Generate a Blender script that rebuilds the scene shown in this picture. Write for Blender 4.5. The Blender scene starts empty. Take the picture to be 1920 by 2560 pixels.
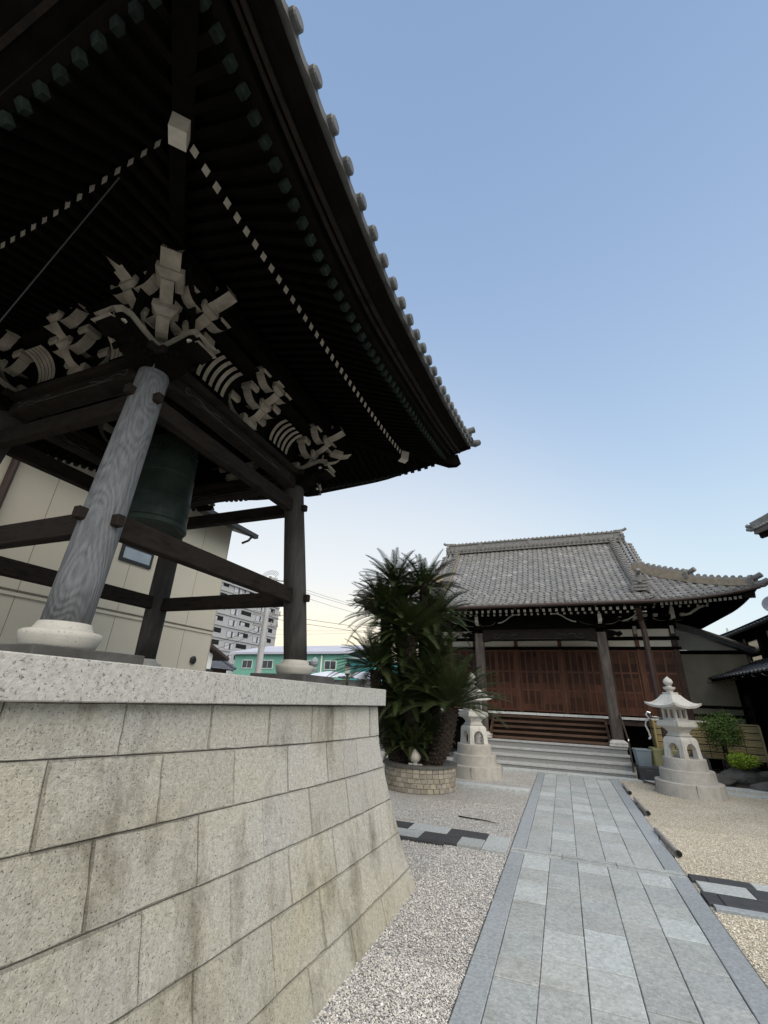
import bpy, bmesh, math, random
import numpy as np
from mathutils import Matrix, Vector
random.seed(7); rng = np.random.default_rng(7)
R = math.radians
S = bpy.context.scene
COL = S.collection

# ------------------------------------------------------------------ camera, sky, fill lamp, exposure
cam = bpy.data.cameras.new('camera'); camo = bpy.data.objects.new('camera', cam); COL.objects.link(camo)
cam.sensor_fit = 'HORIZONTAL'; cam.sensor_width = 36.0; cam.lens = 1069 / 1920 * 36
cam.clip_start = 0.05; cam.clip_end = 3000
camo.matrix_world = Matrix(((0.934, 0.110, 0.341, 0), (0.357, -0.382, -0.853, 0), (0.037, 0.918, -0.396, 1.6), (0, 0, 0, 1)))
_l, _r, _s = camo.matrix_world.decompose()
camo.matrix_world = Matrix.LocRotScale(_l, _r.normalized(), Vector((1, 1, 1)))
S.camera = camo

FILL_AZ, FILL_EL = 132.0, 48.0      # added soft fill lamp behind the camera, away from the sunset, brightening the foreground
GLOW_AZ = -31.0                   # where the sun has gone down
W = bpy.data.worlds.new('World'); S.world = W; W.use_nodes = True
wn, wl = W.node_tree.nodes, W.node_tree.links
bg = wn['Background']
sky = wn.new('ShaderNodeTexSky'); sky.sky_type = 'NISHITA'; sky.sun_disc = False
sky.sun_elevation = R(6); sky.sun_rotation = R(GLOW_AZ); sky.ozone_density = 2.0; sky.dust_density = .5
tcw = wn.new('ShaderNodeTexCoord'); nrm = wn.new('ShaderNodeVectorMath'); nrm.operation = 'NORMALIZE'
wl.new(tcw.outputs['Generated'], nrm.inputs[0])
sep = wn.new('ShaderNodeSeparateXYZ'); wl.new(nrm.outputs[0], sep.inputs[0])
rampn = wn.new('ShaderNodeValToRGB'); cr = rampn.color_ramp; cr.interpolation = 'B_SPLINE'
SKY = [(0.0, (.76, .84, .845)), (.12, (.69, .805, .85)), (.28, (.53, .695, .82)), (.45, (.385, .545, .765)), (.65, (.290, .44, .685)), (.85, (.225, .36, .60)), (1.0, (.18, .31, .55))]
SKY = [(p_, tuple(.86 * c + .14 * (.25 * c_[0] + .6 * c_[1] + .15 * c_[2]) + .012 for c in c_)) for p_, c_ in SKY]
cr.elements[0].position = 0; cr.elements[0].color = (*SKY[0][1], 1); cr.elements[1].position = 1; cr.elements[1].color = (*SKY[-1][1], 1)
for p_, c_ in SKY[1:-1]:
    e_ = cr.elements.new(p_); e_.color = (*c_, 1)
wl.new(sep.outputs['Z'], rampn.inputs[0])
# warm afterglow low over the place where the sun set
gd = wn.new('ShaderNodeVectorMath'); gd.operation = 'DOT_PRODUCT'; wl.new(nrm.outputs[0], gd.inputs[0])
gd.inputs[1].default_value = (math.sin(R(GLOW_AZ)), math.cos(R(GLOW_AZ)), 0.0)
g1 = wn.new('ShaderNodeMapRange'); g1.interpolation_type = 'SMOOTHSTEP'; g1.inputs['From Min'].default_value = .60; g1.inputs['From Max'].default_value = 1.0; wl.new(gd.outputs['Value'], g1.inputs['Value'])
g2 = wn.new('ShaderNodeMapRange'); g2.interpolation_type = 'SMOOTHSTEP'; g2.inputs['From Min'].default_value = .26; g2.inputs['From Max'].default_value = .04; wl.new(sep.outputs['Z'], g2.inputs['Value'])
gm = wn.new('ShaderNodeMath'); gm.operation = 'MULTIPLY'; wl.new(g1.outputs[0], gm.inputs[0]); wl.new(g2.outputs[0], gm.inputs[1])
wm0 = wn.new('ShaderNodeMix'); wm0.data_type = 'RGBA'; wl.new(g1.outputs[0], wm0.inputs[0]); wl.new(rampn.outputs[0], wm0.inputs[6]); 
g3 = wn.new('ShaderNodeMath'); g3.operation = 'MULTIPLY'; g3.inputs[1].default_value = .75; wl.new(g1.outputs[0], g3.inputs[0])
g4 = wn.new('ShaderNodeMapRange'); g4.interpolation_type = 'SMOOTHSTEP'; g4.inputs['From Min'].default_value = 1.05; g4.inputs['From Max'].default_value = .05; wl.new(sep.outputs['Z'], g4.inputs['Value'])
g5 = wn.new('ShaderNodeMath'); g5.operation = 'MULTIPLY'; wl.new(g3.outputs[0], g5.inputs[0]); wl.new(g4.outputs[0], g5.inputs[1]); wl.new(g5.outputs[0], wm0.inputs[0])
wm0.inputs[7].default_value = (.84, .83, .82, 1)
wm1 = wn.new('ShaderNodeMix'); wm1.data_type = 'RGBA'; wl.new(gm.outputs[0], wm1.inputs[0]); wl.new(wm0.outputs[2], wm1.inputs[6]); wm1.inputs[7].default_value = (1.0, .89, .64, 1)
wm2 = wn.new('ShaderNodeVectorMath'); wm2.operation = 'MULTIPLY_ADD'; wl.new(sky.outputs[0], wm2.inputs[0]); wm2.inputs[1].default_value = (.004, .004, .004); wl.new(wm1.outputs[2], wm2.inputs[2])
wl.new(wm2.outputs[0], bg.inputs['Color']); bg.inputs['Strength'].default_value = 1.0
fill_lamp = bpy.data.lights.new('fill_lamp', 'SUN'); fill_lamp_o = bpy.data.objects.new('fill_lamp', fill_lamp); COL.objects.link(fill_lamp_o)
fill_lamp.energy = 3.3; fill_lamp.angle = R(70); fill_lamp.color = (1, 0.90, 0.76)
sd = Vector((math.sin(R(FILL_AZ)) * math.cos(R(FILL_EL)), math.cos(R(FILL_AZ)) * math.cos(R(FILL_EL)), math.sin(R(FILL_EL))))
fill_lamp_o.rotation_euler = sd.to_track_quat('Z', 'Y').to_euler(); fill_lamp_o.location = (0, 0, 30)
S.view_settings.view_transform = 'Standard'; S.view_settings.look = 'None'
S.view_settings.gamma = 1; S.view_settings.use_curve_mapping = False
S.view_settings.exposure = 0.17
S.cycles.max_bounces = 8; S.cycles.diffuse_bounces = 4

# ------------------------------------------------------------------ materials
MATS = {}
def mat(name, c1, c2=None, rough=.8, scale=6., stretch=(1, 1, 1), det=4, bump=0., bscale=60., spec=.3, metal=0.,
        tint=False, speck=None, speckscale=90., specklo=.62, stain=None, stainscale=(3, 3, .5), stainlo=.5, rings=None, cell=None, streak=0, stain2=False, bdist=.01):
    m = bpy.data.materials.new(name); m.use_nodes = True
    n, l = m.node_tree.nodes, m.node_tree.links
    b = n['Principled BSDF']
    b.inputs['Roughness'].default_value = rough; b.inputs['Specular IOR Level'].default_value = spec
    b.inputs['Metallic'].default_value = metal
    tc = n.new('ShaderNodeTexCoord')
    def mapping(sc):
        mp = n.new('ShaderNodeMapping'); mp.inputs['Scale'].default_value = sc
        l.new(tc.outputs['Object'], mp.inputs['Vector']); return mp.outputs[0]
    def noise(sc, v, d=4, r=.6):
        t = n.new('ShaderNodeTexNoise'); t.inputs['Scale'].default_value = sc; t.inputs['Detail'].default_value = d
        t.inputs['Roughness'].default_value = r; l.new(v, t.inputs['Vector']); return t
    def ramp(fac, a, b_):
        t = n.new('ShaderNodeMapRange'); t.inputs['From Min'].default_value = a; t.inputs['From Max'].default_value = b_
        l.new(fac, t.inputs['Value']); return t.outputs[0]
    def mix(fac, A, B, mode='MIX'):
        t = n.new('ShaderNodeMix'); t.data_type = 'RGBA'; t.blend_type = mode
        if isinstance(fac, (int, float)): t.inputs[0].default_value = fac
        else: l.new(fac, t.inputs[0])
        for i, X in ((6, A), (7, B)):
            if isinstance(X, tuple): t.inputs[i].default_value = (*X, 1)
            else: l.new(X, t.inputs[i])
        return t.outputs[2]
    if c2 is None: c2 = tuple(x * .8 for x in c1)
    v = mapping(stretch)
    nz = noise(scale, v, det)
    fac = ramp(nz.outputs['Fac'], .3, .7)
    if rings:
        mu = n.new('ShaderNodeMath'); mu.operation = 'MULTIPLY'; mu.inputs[1].default_value = rings
        l.new(nz.outputs['Fac'], mu.inputs[0])
        pp = n.new('ShaderNodeMath'); pp.operation = 'PINGPONG'; pp.inputs[1].default_value = 1
        l.new(mu.outputs[0], pp.inputs[0]); fac = pp.outputs[0]
        if streak:
            sn = noise(1., mapping((70, 70, 5)), 3); fm = n.new('ShaderNodeMix'); fm.data_type = 'FLOAT'; fm.inputs[0].default_value = streak
            l.new(fac, fm.inputs[2]); l.new(ramp(sn.outputs['Fac'], .3, .7), fm.inputs[3]); fac = fm.outputs[0]
    col = mix(fac, c1, c2)
    bsrc = None
    if cell:
        vo = n.new('ShaderNodeTexVoronoi'); vo.inputs['Scale'].default_value = cell; l.new(tc.outputs['Object'], vo.inputs['Vector'])
        sx = n.new('ShaderNodeSeparateColor'); l.new(vo.outputs['Color'], sx.inputs[0])
        col = mix(sx.outputs[0], tuple(x * .62 for x in c1), tuple(min(1, x * 1.4) for x in c1))
        col = mix(ramp(vo.outputs['Distance'], .35, .75), col, tuple(x * .35 for x in c1))
        big = noise(1.3, tc.outputs['Object'], 5); col = mix(ramp(big.outputs['Fac'], .35, .65), col, mix(1.0, col, (.86, .84, .8), 'MULTIPLY'))
        bsrc = vo.outputs['Distance']
    if speck:
        sp = noise(speckscale, mapping((1, 1, 1)), 3, .7)
        col = mix(ramp(sp.outputs['Fac'], specklo, specklo + .06), col, speck)
    if stain:
        st = noise(1.0, mapping(stainscale), 6, .65)
        col = mix(ramp(st.outputs['Fac'], stainlo, stainlo + .22), col, mix(1.0, col, stain, 'MULTIPLY'))
        if stain2:                                       # rust-yellow weathering and thin dark run marks
            s2 = noise(1.0, mapping((1.1, 1.1, 1.6)), 5, .6); col = mix(ramp(s2.outputs['Fac'], .45, .68), col, mix(1.0, col, (1.0, .97, .87), 'MULTIPLY'))
            s3 = noise(1.0, mapping((14, 14, .9)), 4, .7); col = mix(ramp(s3.outputs['Fac'], .60, .72), col, mix(1.0, col, (.74, .72, .66), 'MULTIPLY'))
    if tint:
        at = n.new('ShaderNodeAttribute'); at.attribute_name = 'tint'
        col = mix(1.0, col, at.outputs['Color'], 'MULTIPLY')
    l.new(col, b.inputs['Base Color'])
    if bump:
        bp = n.new('ShaderNodeBump'); bp.inputs['Strength'].default_value = bump; bp.inputs['Distance'].default_value = bdist
        if bsrc is None:
            bs = noise(bscale, v, 5, .65).outputs['Fac']
            if rings:
                ad = n.new('ShaderNodeMath'); ad.operation = 'ADD'; l.new(bs, ad.inputs[0]); l.new(fac, ad.inputs[1]); bs = ad.outputs[0]
        else:
            iv = n.new('ShaderNodeMath'); iv.operation = 'SUBTRACT'; iv.inputs[0].default_value = 1; l.new(bsrc, iv.inputs[1]); bs = iv.outputs[0]
        l.new(bs, bp.inputs['Height']); l.new(bp.outputs[0], b.inputs['Normal'])
    MATS[name] = m
    return m

mat('post_grey', (.20, .206, .215), (.075, .079, .085), rough=.75, scale=4.6, stretch=(1, 1, .30), det=1.2, rings=34, streak=.6, bump=.5, bscale=50, stain=(.42, .42, .43), stainscale=(32, 32, 1.3), stainlo=.60, speck=(.12, .12, .125), speckscale=26, specklo=.66)
mat('wood_weathered', (.062, .056, .053), (.030, .027, .0255), rough=.8, scale=7, stretch=(1, 1, .2), det=4, rings=5, bump=.4, bscale=70)
mat('wood_beam', (.026, .0205, .0175), (.010, .0085, .0075), rough=.9, spec=.1, scale=5, stretch=(.8, .8, 3), det=5, rings=4, bump=.4, bscale=60)
mat('wood_brown', (.075, .046, .037), (.042, .026, .021), rough=.75, scale=6, stretch=(1, 1, 2), det=4, rings=3, bump=.3, bscale=60)
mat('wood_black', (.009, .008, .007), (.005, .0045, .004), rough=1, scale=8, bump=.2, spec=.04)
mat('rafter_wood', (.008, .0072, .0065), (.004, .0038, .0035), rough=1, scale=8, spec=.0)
mat('copper_green', (.020, .030, .026), (.007, .010, .009), rough=.9, scale=18, spec=.1)
mat('end_white', (.58, .55, .48), (.40, .38, .33), rough=.85, scale=12, bump=.15, bscale=80)
mat('bracket_pale', (.36, .325, .27), (.19, .17, .14), rough=.85, scale=9, bump=.3, bscale=60, speck=(.12, .10, .08), speckscale=30, specklo=.66)
mat('granite', (.67, .645, .575), (.44, .42, .37), rough=.9, scale=46, det=6, bump=1.0, bdist=.016, bscale=120, tint=True, speck=(.17, .165, .155), speckscale=105, specklo=.59, stain=(.44, .42, .37), stainscale=(3.4, 3.4, 1.5), stainlo=.50, stain2=True)
mat('granite_coping', (.54, .525, .49), (.37, .36, .335), rough=.85, scale=44, det=6, bdist=.014, bump=.45, bscale=100, tint=True, speck=(.15, .15, .15), speckscale=85, specklo=.575, stain=(.55, .52, .46), stainscale=(6, 6, .8), stainlo=.56)
mat('granite_smooth', (.56, .53, .47), (.46, .44, .39), rough=.7, scale=7, bump=.2, bscale=120, speck=(.28, .26, .24), speckscale=70, specklo=.62)
mat('granite_pink', (.46, .435, .395), (.35, .33, .30), rough=.8, scale=7, bump=.3, bscale=110, speck=(.24, .22, .2), speckscale=60, specklo=.60, stain=(.7, .66, .6), stainscale=(3, 3, .8), stainlo=.55)
mat('lantern_white', (.60, .585, .545), (.47, .455, .42), rough=.8, scale=30, det=6, stain=(.68, .66, .61), stainscale=(7, 7, 1.6), stainlo=.52, bump=.2, bscale=110, speck=(.42, .41, .4), speckscale=80, specklo=.62)
mat('mortar', (.20, .185, .16), (.08, .075, .065), rough=.95, scale=20)
mat('step_riser', (.36, .36, .35), (.24, .24, .235), rough=.85, scale=40, det=6, speck=(.15, .15, .15), speckscale=60, specklo=.57)
mat('joint_dark', (.11, .115, .11), (.06, .063, .06), rough=.95, scale=20)
mat('slab_stone', (.48, .505, .495), (.29, .31, .305), rough=.75, scale=34, det=6, bump=.6, stain=(.82, .82, .80), stainscale=(2.5, 2.5, 2.5), stainlo=.5, bscale=130, tint=True, speck=(.24, .25, .255), speckscale=110, specklo=.58)
mat('slab_blue', (.37, .40, .415), (.21, .232, .248), rough=.78, scale=45, det=6, bump=.35, bscale=120, tint=True, speck=(.36, .39, .41), speckscale=90, specklo=.6)
mat('slab_black', (.062, .063, .066), (.042, .043, .045), rough=.6, scale=9, bump=.2, tint=True)
mat('step_stone', (.47, .47, .455), (.37, .37, .36), rough=.75, scale=7, bump=.3, bscale=120, speck=(.2, .2, .2), speckscale=70, specklo=.6)
mat('gravel_grey', (.61, .60, .575), cell=85, rough=.85, bump=1.0)
mat('gravel_beige', (.72, .655, .53), cell=85, rough=.85, bump=1.0)
mat('pebble', (.60, .59, .57), (.50, .49, .475), rough=.75, scale=30, tint=True)
mat('earth', (.16, .15, .135), (.11, .105, .095), rough=.95, scale=.5)
mat('soil', (.045, .038, .03), (.025, .02, .017), rough=1, scale=20, bump=.8, bscale=40)
mat('roof_tile', (.24, .23, .212), (.125, .12, .112), rough=.38, scale=7, spec=.6, tint=True, bump=.25, bscale=40)
mat('roof_tile_dark', (.10, .105, .115), (.055, .058, .065), rough=.4, scale=6, spec=.5, tint=True)
mat('ridge_tile', (.25, .238, .22), (.14, .133, .125), rough=.6, scale=9, bump=.3, bscale=50)
mat('ridge_tan', (.38, .305, .215), (.24, .195, .145), rough=.7, scale=9, bump=.3, bscale=50)
mat('eave_tile', (.125, .125, .122), (.06, .062, .064), rough=.55, scale=9)
mat('bronze', (.035, .052, .042), (.018, .026, .022), rough=.55, scale=7, metal=.35, bump=.2, bscale=50)
mat('door_wood', (.115, .042, .021), (.048, .019, .010), rough=.6, scale=2.2, stretch=(1, 1, .6), bump=.3, bscale=50, tint=True)
mat('column_wood', (.135, .115, .10), (.065, .054, .047), rough=.8, scale=6, stretch=(1, 1, .2), det=4, rings=6, bump=.3)
mat('door_frame', (.185, .078, .044), (.10, .043, .026), rough=.6, scale=5, stretch=(2, 2, .4), bump=.2)
mat('step_wood', (.13, .075, .05), (.06, .033, .022), rough=.65, scale=4, stretch=(.4, 2, 2), bump=.2)
mat('plaster', (.80, .75, .63), (.72, .67, .56), rough=.9, scale=4)
mat('plaster_tan', (.50, .43, .32), (.40, .345, .26), rough=.9, scale=3)
mat('white_paint', (.80, .80, .77), (.72, .72, .68), rough=.7, scale=9)
mat('gutter_brown', (.06, .038, .031), (.04, .026, .022), rough=.5, scale=9)
mat('siding', (.54, .505, .415), (.51, .475, .39), rough=.8, scale=1.5, bump=.15, bscale=150)
mat('siding_joint', (.22, .2, .17), rough=.9)
mat('siding_grey', (.56, .54, .48), (.5, .48, .43), rough=.8, scale=2)
mat('pole_grey', (.30, .28, .27), (.22, .21, .2), rough=.8, scale=2)
mat('dark_metal', (.03, .032, .035), (.02, .021, .023), rough=.45, scale=9)
mat('window_glass', (.30, .36, .40), (.22, .27, .31), rough=.12, scale=2, spec=.7)
mat('dark_glass', (.03, .035, .04), (.02, .024, .028), rough=.1, scale=2, spec=.6)
mat('apartment_wall', (.42, .415, .42), (.37, .365, .37), rough=.9, scale=.3, bump=.2, bscale=3)
mat('apartment_light', (.42, .415, .42), rough=.9)
mat('curtain', (.52, .53, .55), (.40, .40, .42), rough=.8, scale=1)
mat('green_cladding', (.21, .46, .36), (.19, .42, .33), rough=.6, scale=.6)
mat('teal_cladding', (.08, .34, .36), (.07, .30, .32), rough=.6, scale=.6)
mat('metal_roof', (.52, .52, .58), (.44, .44, .5), rough=.5, scale=.5)
mat('concrete', (.44, .43, .42), (.36, .355, .35), rough=.9, scale=2)
mat('wire', (.05, .05, .055), rough=.7)
mat('cycad_leaf', (.042, .062, .015), (.016, .026, .008), rough=.6, scale=2.5, spec=.25)
mat('cycad_old', (.07, .075, .028), (.03, .04, .015), rough=.6, scale=3)
mat('cycad_bark', (.06, .044, .033), (.02, .016, .012), rough=.95, scale=16, bump=.9, bscale=30)
mat('setts', (.37, .335, .285), (.27, .245, .21), rough=.85, scale=14, bump=.4, bscale=60, tint=True)
mat('sett_joint', (.45, .43, .39), (.38, .36, .33), rough=.95, scale=20)
mat('cap_stone', (.14, .135, .125), (.09, .088, .082), rough=.85, scale=14, bump=.3)
mat('pipe_grey', (.44, .40, .36), (.26, .24, .22), rough=.5, scale=14)
mat('black', (.01, .01, .01), rough=.8)
mat('chrome', (.72, .72, .72), rough=.15, metal=1.0)
mat('steel_brown', (.12, .10, .085), rough=.4, metal=.5)
mat('bamboo', (.50, .395, .20), (.40, .31, .155), rough=.6, scale=5, stretch=(1, 1, .3), tint=True)
mat('ochre_block', (.27, .26, .14), (.2, .195, .1), rough=.9, scale=6)
mat('bamboo_tie', (.05, .045, .035), rough=.9)
mat('shrub_leaf', (.11, .175, .035), (.05, .09, .02), rough=.6, scale=4)
mat('shrub_bright', (.26, .36, .03), (.15, .23, .02), rough=.6, scale=6)
mat('rock', (.105, .10, .095), (.05, .05, .047), rough=.9, scale=5, bump=.6, bscale=20)
mat('dark_stone', (.07, .075, .08), (.045, .048, .052), rough=.7, scale=8)
mat('pale_blue', (.26, .32, .35), (.20, .25, .28), rough=.6, scale=3)
mat('dish', (.72, .73, .75), rough=.5)
mat('red_paint', (.55, .10, .06), rough=.6)
mat('tarp', (.75, .77, .8), (.65, .67, .7), rough=.6, scale=2)
mat('lamp_glass', (.75, .74, .68), rough=.3)

# ------------------------------------------------------------------ mesh builder
class MB:
    def __init__(self): self.v = []; self.f = []; self.m = []; self.t = []; self.mi = 0; self.tint = (1, 1, 1)
    def add(self, vs, fs, mi=None, tint=None):
        o = len(self.v); self.v += [tuple(p) for p in vs]
        mi = self.mi if mi is None else mi
        for i, f in enumerate(fs):
            self.f.append(tuple(o + k for k in f)); self.m.append(mi[i] if isinstance(mi, (list, tuple)) else mi)
            self.t.append(tint or self.tint)
        return self
    def box(self, c, s, rot=None, mi=None, tint=None):
        hx, hy, hz = s[0] / 2, s[1] / 2, s[2] / 2; c = Vector(c)
        P = [Vector((x, y, z)) for x in (-hx, hx) for y in (-hy, hy) for z in (-hz, hz)]
        if rot is not None: P = [rot @ p for p in P]
        return self.add([c + p for p in P], [(0, 1, 3, 2), (4, 6, 7, 5), (0, 4, 5, 1), (2, 3, 7, 6), (0, 2, 6, 4), (1, 5, 7, 3)], mi, tint)
    def bb(self, x0, x1, y0, y1, z0, z1, mi=None, tint=None):
        return self.box(((x0 + x1) / 2, (y0 + y1) / 2, (z0 + z1) / 2), (x1 - x0, y1 - y0, z1 - z0), None, mi, tint)
    def sweep(self, path, prof, up=(0, 0, 1), mi=None, cap=True, scales=None, endmi=None, tint=None, close=True, edgemi=None):
        """prof: (side, up) polygon swept along path; CCW seen looking along the path backwards"""
        path = [Vector(p) for p in path]; up = Vector(up); n = len(prof); vs = []
        for i, p in enumerate(path):
            d = (path[min(i + 1, len(path) - 1)] - path[max(i - 1, 0)]).normalized()
            side = d.cross(up)
            side = side.normalized() if side.length > 1e-6 else Vector((1, 0, 0))
            u = side.cross(d).normalized(); k = scales[i] if scales else 1
            for a, b in prof: vs.append(p + side * a * k + u * b * k)
        fs = []; ms = []
        mi = self.mi if mi is None else mi
        for i in range(len(path) - 1):
            for j in range(n if close else n - 1):
                k = (j + 1) % n; fs.append((i * n + j, i * n + k, (i + 1) * n + k, (i + 1) * n + j)); ms.append(edgemi[j] if edgemi else mi)
        if cap:
            fs.append(tuple(range(n - 1, -1, -1))); ms.append(mi)
            fs.append(tuple(range((len(path) - 1) * n, len(path) * n))); ms.append(mi if endmi is None else endmi)
        return self.add(vs, fs, ms, tint)
    def beam(self, p0, p1, w, h, up=(0, 0, 1), mi=None, endmi=None, tint=None):
        return self.sweep([p0, p1], [(-w / 2, -h / 2), (w / 2, -h / 2), (w / 2, h / 2), (-w / 2, h / 2)], up, mi, True, None, endmi, tint)
    def tube(self, path, r, n=8, mi=None, scales=None, cap=True, tint=None):
        d = (Vector(path[-1]) - Vector(path[0])).normalized()
        up = (0, 0, 1) if abs(d.z) < .9 else (0, 1, 0)
        return self.sweep(path, [(r * math.cos(2 * math.pi * k / n), r * math.sin(2 * math.pi * k / n)) for k in range(n)], up, mi, cap, scales, None, tint)
    def lathe(self, prof, n=24, c=(0, 0, 0), mi=None, rot=0, square=False, tint=None, sx=1, sy=1):
        """prof: (r, z) from bottom to top"""
        c = Vector(c); vs = []
        for r, z in prof:
            for k in range(n):
                a = 2 * math.pi * k / n + rot
                vs.append(c + Vector((r * math.cos(a) * sx, r * math.sin(a) * sy, z)))
        fs = [(i * n + j, i * n + (j + 1) % n, (i + 1) * n + (j + 1) % n, (i + 1) * n + j) for i in range(len(prof) - 1) for j in range(n)]
        fs.append(tuple(range(n - 1, -1, -1))); fs.append(tuple(range((len(prof) - 1) * n, len(prof) * n)))
        return self.add(vs, fs, mi, tint)
    def grid(self, rows, mi=None, flip=False, tint=None):
        m = len(rows[0]); vs = [p for r in rows for p in r]; fs = []
        for i in range(len(rows) - 1):
            for j in range(m - 1):
                q = (i * m + j, i * m + j + 1, (i + 1) * m + j + 1, (i + 1) * m + j); fs.append(q[::-1] if flip else q)
        return self.add(vs, fs, mi, tint)
    def prism(self, poly, axes, depth, mi=None, tint=None, sidemi=None):
        """poly 2-d points; axes=(origin,u,v,n) ; extruded +-depth/2 along n"""
        o, u, v, nn = [Vector(a) for a in axes]; k = len(poly)
        A = [o + u * a + v * b - nn * depth / 2 for a, b in poly]; B = [o + u * a + v * b + nn * depth / 2 for a, b in poly]
        mi = self.mi if mi is None else mi; sm = mi if sidemi is None else sidemi
        fs = [tuple(range(k - 1, -1, -1)), tuple(range(k, 2 * k))] + [(i, (i + 1) % k, k + (i + 1) % k, k + i) for i in range(k)]
        return self.add(A + B, fs, [mi, mi] + [sm] * k, tint)
    def build(self, name, mats, parent=None, smooth=False, bevel=0, label=None, world=True, seg=1):
        me = bpy.data.meshes.new(name)
        off = Vector((0, 0, 0)); p = parent
        if world:
            while p is not None: off += p.location; p = p.parent
        v = np.array(self.v, dtype=np.float64) - np.array(off)
        me.from_pydata([tuple(a) for a in v], [], self.f)
        if isinstance(mats, str): mats = [mats]
        for mm in mats: me.materials.append(MATS[mm])
        me.polygons.foreach_set('material_index', self.m)
        if any(t != (1, 1, 1) for t in self.t):
            at = me.attributes.new('tint', 'FLOAT_COLOR', 'FACE')
            at.data.foreach_set('color', np.array([(*t, 1) for t in self.t], dtype=np.float32).ravel())
        elif any(mm in TINTED for mm in mats):
            at = me.attributes.new('tint', 'FLOAT_COLOR', 'FACE')
            at.data.foreach_set('color', np.ones(4 * len(self.f), dtype=np.float32))
        if smooth: me.polygons.foreach_set('use_smooth', [True] * len(self.f))
        me.update()
        o = bpy.data.objects.new(name, me); COL.objects.link(o)
        if bevel:
            b = o.modifiers.new('bevel', 'BEVEL'); b.width = bevel; b.segments = seg; b.limit_method = 'ANGLE'; b.angle_limit = R(35)
        if parent is not None: o.parent = parent
        if label: o['label'] = label
        return o
TINTED = {'granite', 'granite_coping', 'slab_stone', 'slab_blue', 'slab_black', 'pebble', 'roof_tile', 'roof_tile_dark', 'door_wood', 'setts', 'bamboo'}

def tag(o, label=None, cat=None, group=None, kind=None):
    if label: o['label'] = label
    if cat: o['category'] = cat
    if group: o['group'] = group
    if kind: o['kind'] = kind
    return o
def thing(name, loc, label, cat, group=None, rz=0):
    o = bpy.data.objects.new(name, None); COL.objects.link(o); o.location = loc; o.rotation_euler.z = rz
    o.empty_display_size = .1
    return tag(o, label, cat, group)
def copy_tree(o, parent=None):
    c = o.copy(); COL.objects.link(c)
    if parent is not None: c.parent = parent
    for ch in list(o.children): copy_tree(ch, c)
    return c
def cut(o, cutters):
    """boolean difference baked into the mesh"""
    for c in cutters:
        b = o.modifiers.new('b', 'BOOLEAN'); b.operation = 'DIFFERENCE'; b.solver = 'EXACT'; b.object = c
    dg = bpy.context.evaluated_depsgraph_get(); dg.update()
    me = bpy.data.meshes.new_from_object(o.evaluated_get(dg)); old = o.data
    o.modifiers.clear(); o.data = me; me.name = old.name
    for c in cutters: bpy.data.objects.remove(c)
def gt(lo, hi, warm=0.):
    g = random.uniform(lo, hi); w = random.uniform(-warm, warm); return (g * (1 + w), g, g * (1 - w))
def interp(x, pts): return float(np.interp(x, [p[0] for p in pts], [p[1] for p in pts]))
def smoothi(pts, n=60):
    xs = np.linspace(pts[0][0], pts[-1][0], n); ys = np.interp(xs, [p[0] for p in pts], [p[1] for p in pts])
    for _ in range(6): ys[1:-1] = (ys[:-2] + 2 * ys[1:-1] + ys[2:]) / 4
    return list(zip(xs, ys))

# ------------------------------------------------------------------ the setting
def structure(o): return tag(o, kind='structure')
b = MB(); b.bb(-900, 900, -900, 900, -1.0, -.012); structure(b.build('ground', 'earth'))
b = MB(); b.grid([[(-6.0, -4, 0), (-.70, -4, 0)], [(-6.0, 14.5, 0), (-.70, 14.5, 0)]]); structure(b.build('gravel_bed', 'gravel_grey'))
b = MB(); b.grid([[(.95, -4, 0), (9, -4, 0)], [(.95, 16, 0), (9, 16, 0)]]); structure(b.build('gravel_bed', 'gravel_beige'))

# stone path
b = MB()
b.bb(-.77, 1.01, -2, 12.8, -.05, .003, 2)
def slab(x0, x1, y0, y1, top, mi, tint, g=.0025):
    x0 += g * random.uniform(.6, 1.6); x1 -= g * random.uniform(.6, 1.6); y0 += g * random.uniform(1.4, 3.2); y1 -= g * random.uniform(1.4, 3.2); e = .004
    b.add([(x0, y0, -.05), (x1, y0, -.05), (x1, y1, -.05), (x0, y1, -.05), (x0, y0, top - e), (x1, y0, top - e), (x1, y1, top - e), (x0, y1, top - e),
           (x0 + e, y0 + e, top), (x1 - e, y0 + e, top), (x1 - e, y1 - e, top), (x0 + e, y1 - e, top)],
          [(0, 1, 5, 4), (1, 2, 6, 5), (2, 3, 7, 6), (3, 0, 4, 7), (4, 5, 9, 8), (5, 6, 10, 9), (6, 7, 11, 10), (7, 4, 8, 11), (8, 9, 10, 11)], mi, tint)
xs = [-.60, -.325, -.045, .25, .53, .82]
for (ya, yb) in ((-2, 6.22), (6.42, 12.8)):
    for i in range(5):
        y = ya - (random.uniform(0, .4) if ya < 0 else 0)
        while y < yb - .01:
            L = random.choice([.28, .33, .38, .44, .5, .58]); y1 = y + L
            if yb - y1 < .25: y1 = yb
            q = random.random(); t = gt(.90, 1.06, .015) if q < .80 else gt(1.10, 1.24, .015)
            slab(xs[i], xs[i + 1], y, y1, .012 + random.uniform(-.002, .002), 0, t); y = y1
    for x0, x1 in ((-.76, -.60), (.82, 1.0)):
        y = ya
        while y < yb - .01:
            y1 = min(y + random.uniform(.85, 1.05), yb)
            if yb - y1 < .3: y1 = yb
            slab(x0, x1, y, y1, .016, 1, gt(.88, 1.06, .01)); y = y1
x = -.76
for x1 in (-.2, .35, 1.0): slab(x, x1, 6.22, 6.31, .014, 0, gt(.9, 1)); slab(x, x1, 6.335, 6.42, .014, 0, gt(.9, 1)); x = x1
structure(b.build('stone_path', ['slab_stone', 'slab_blue', 'joint_dark']))

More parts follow.
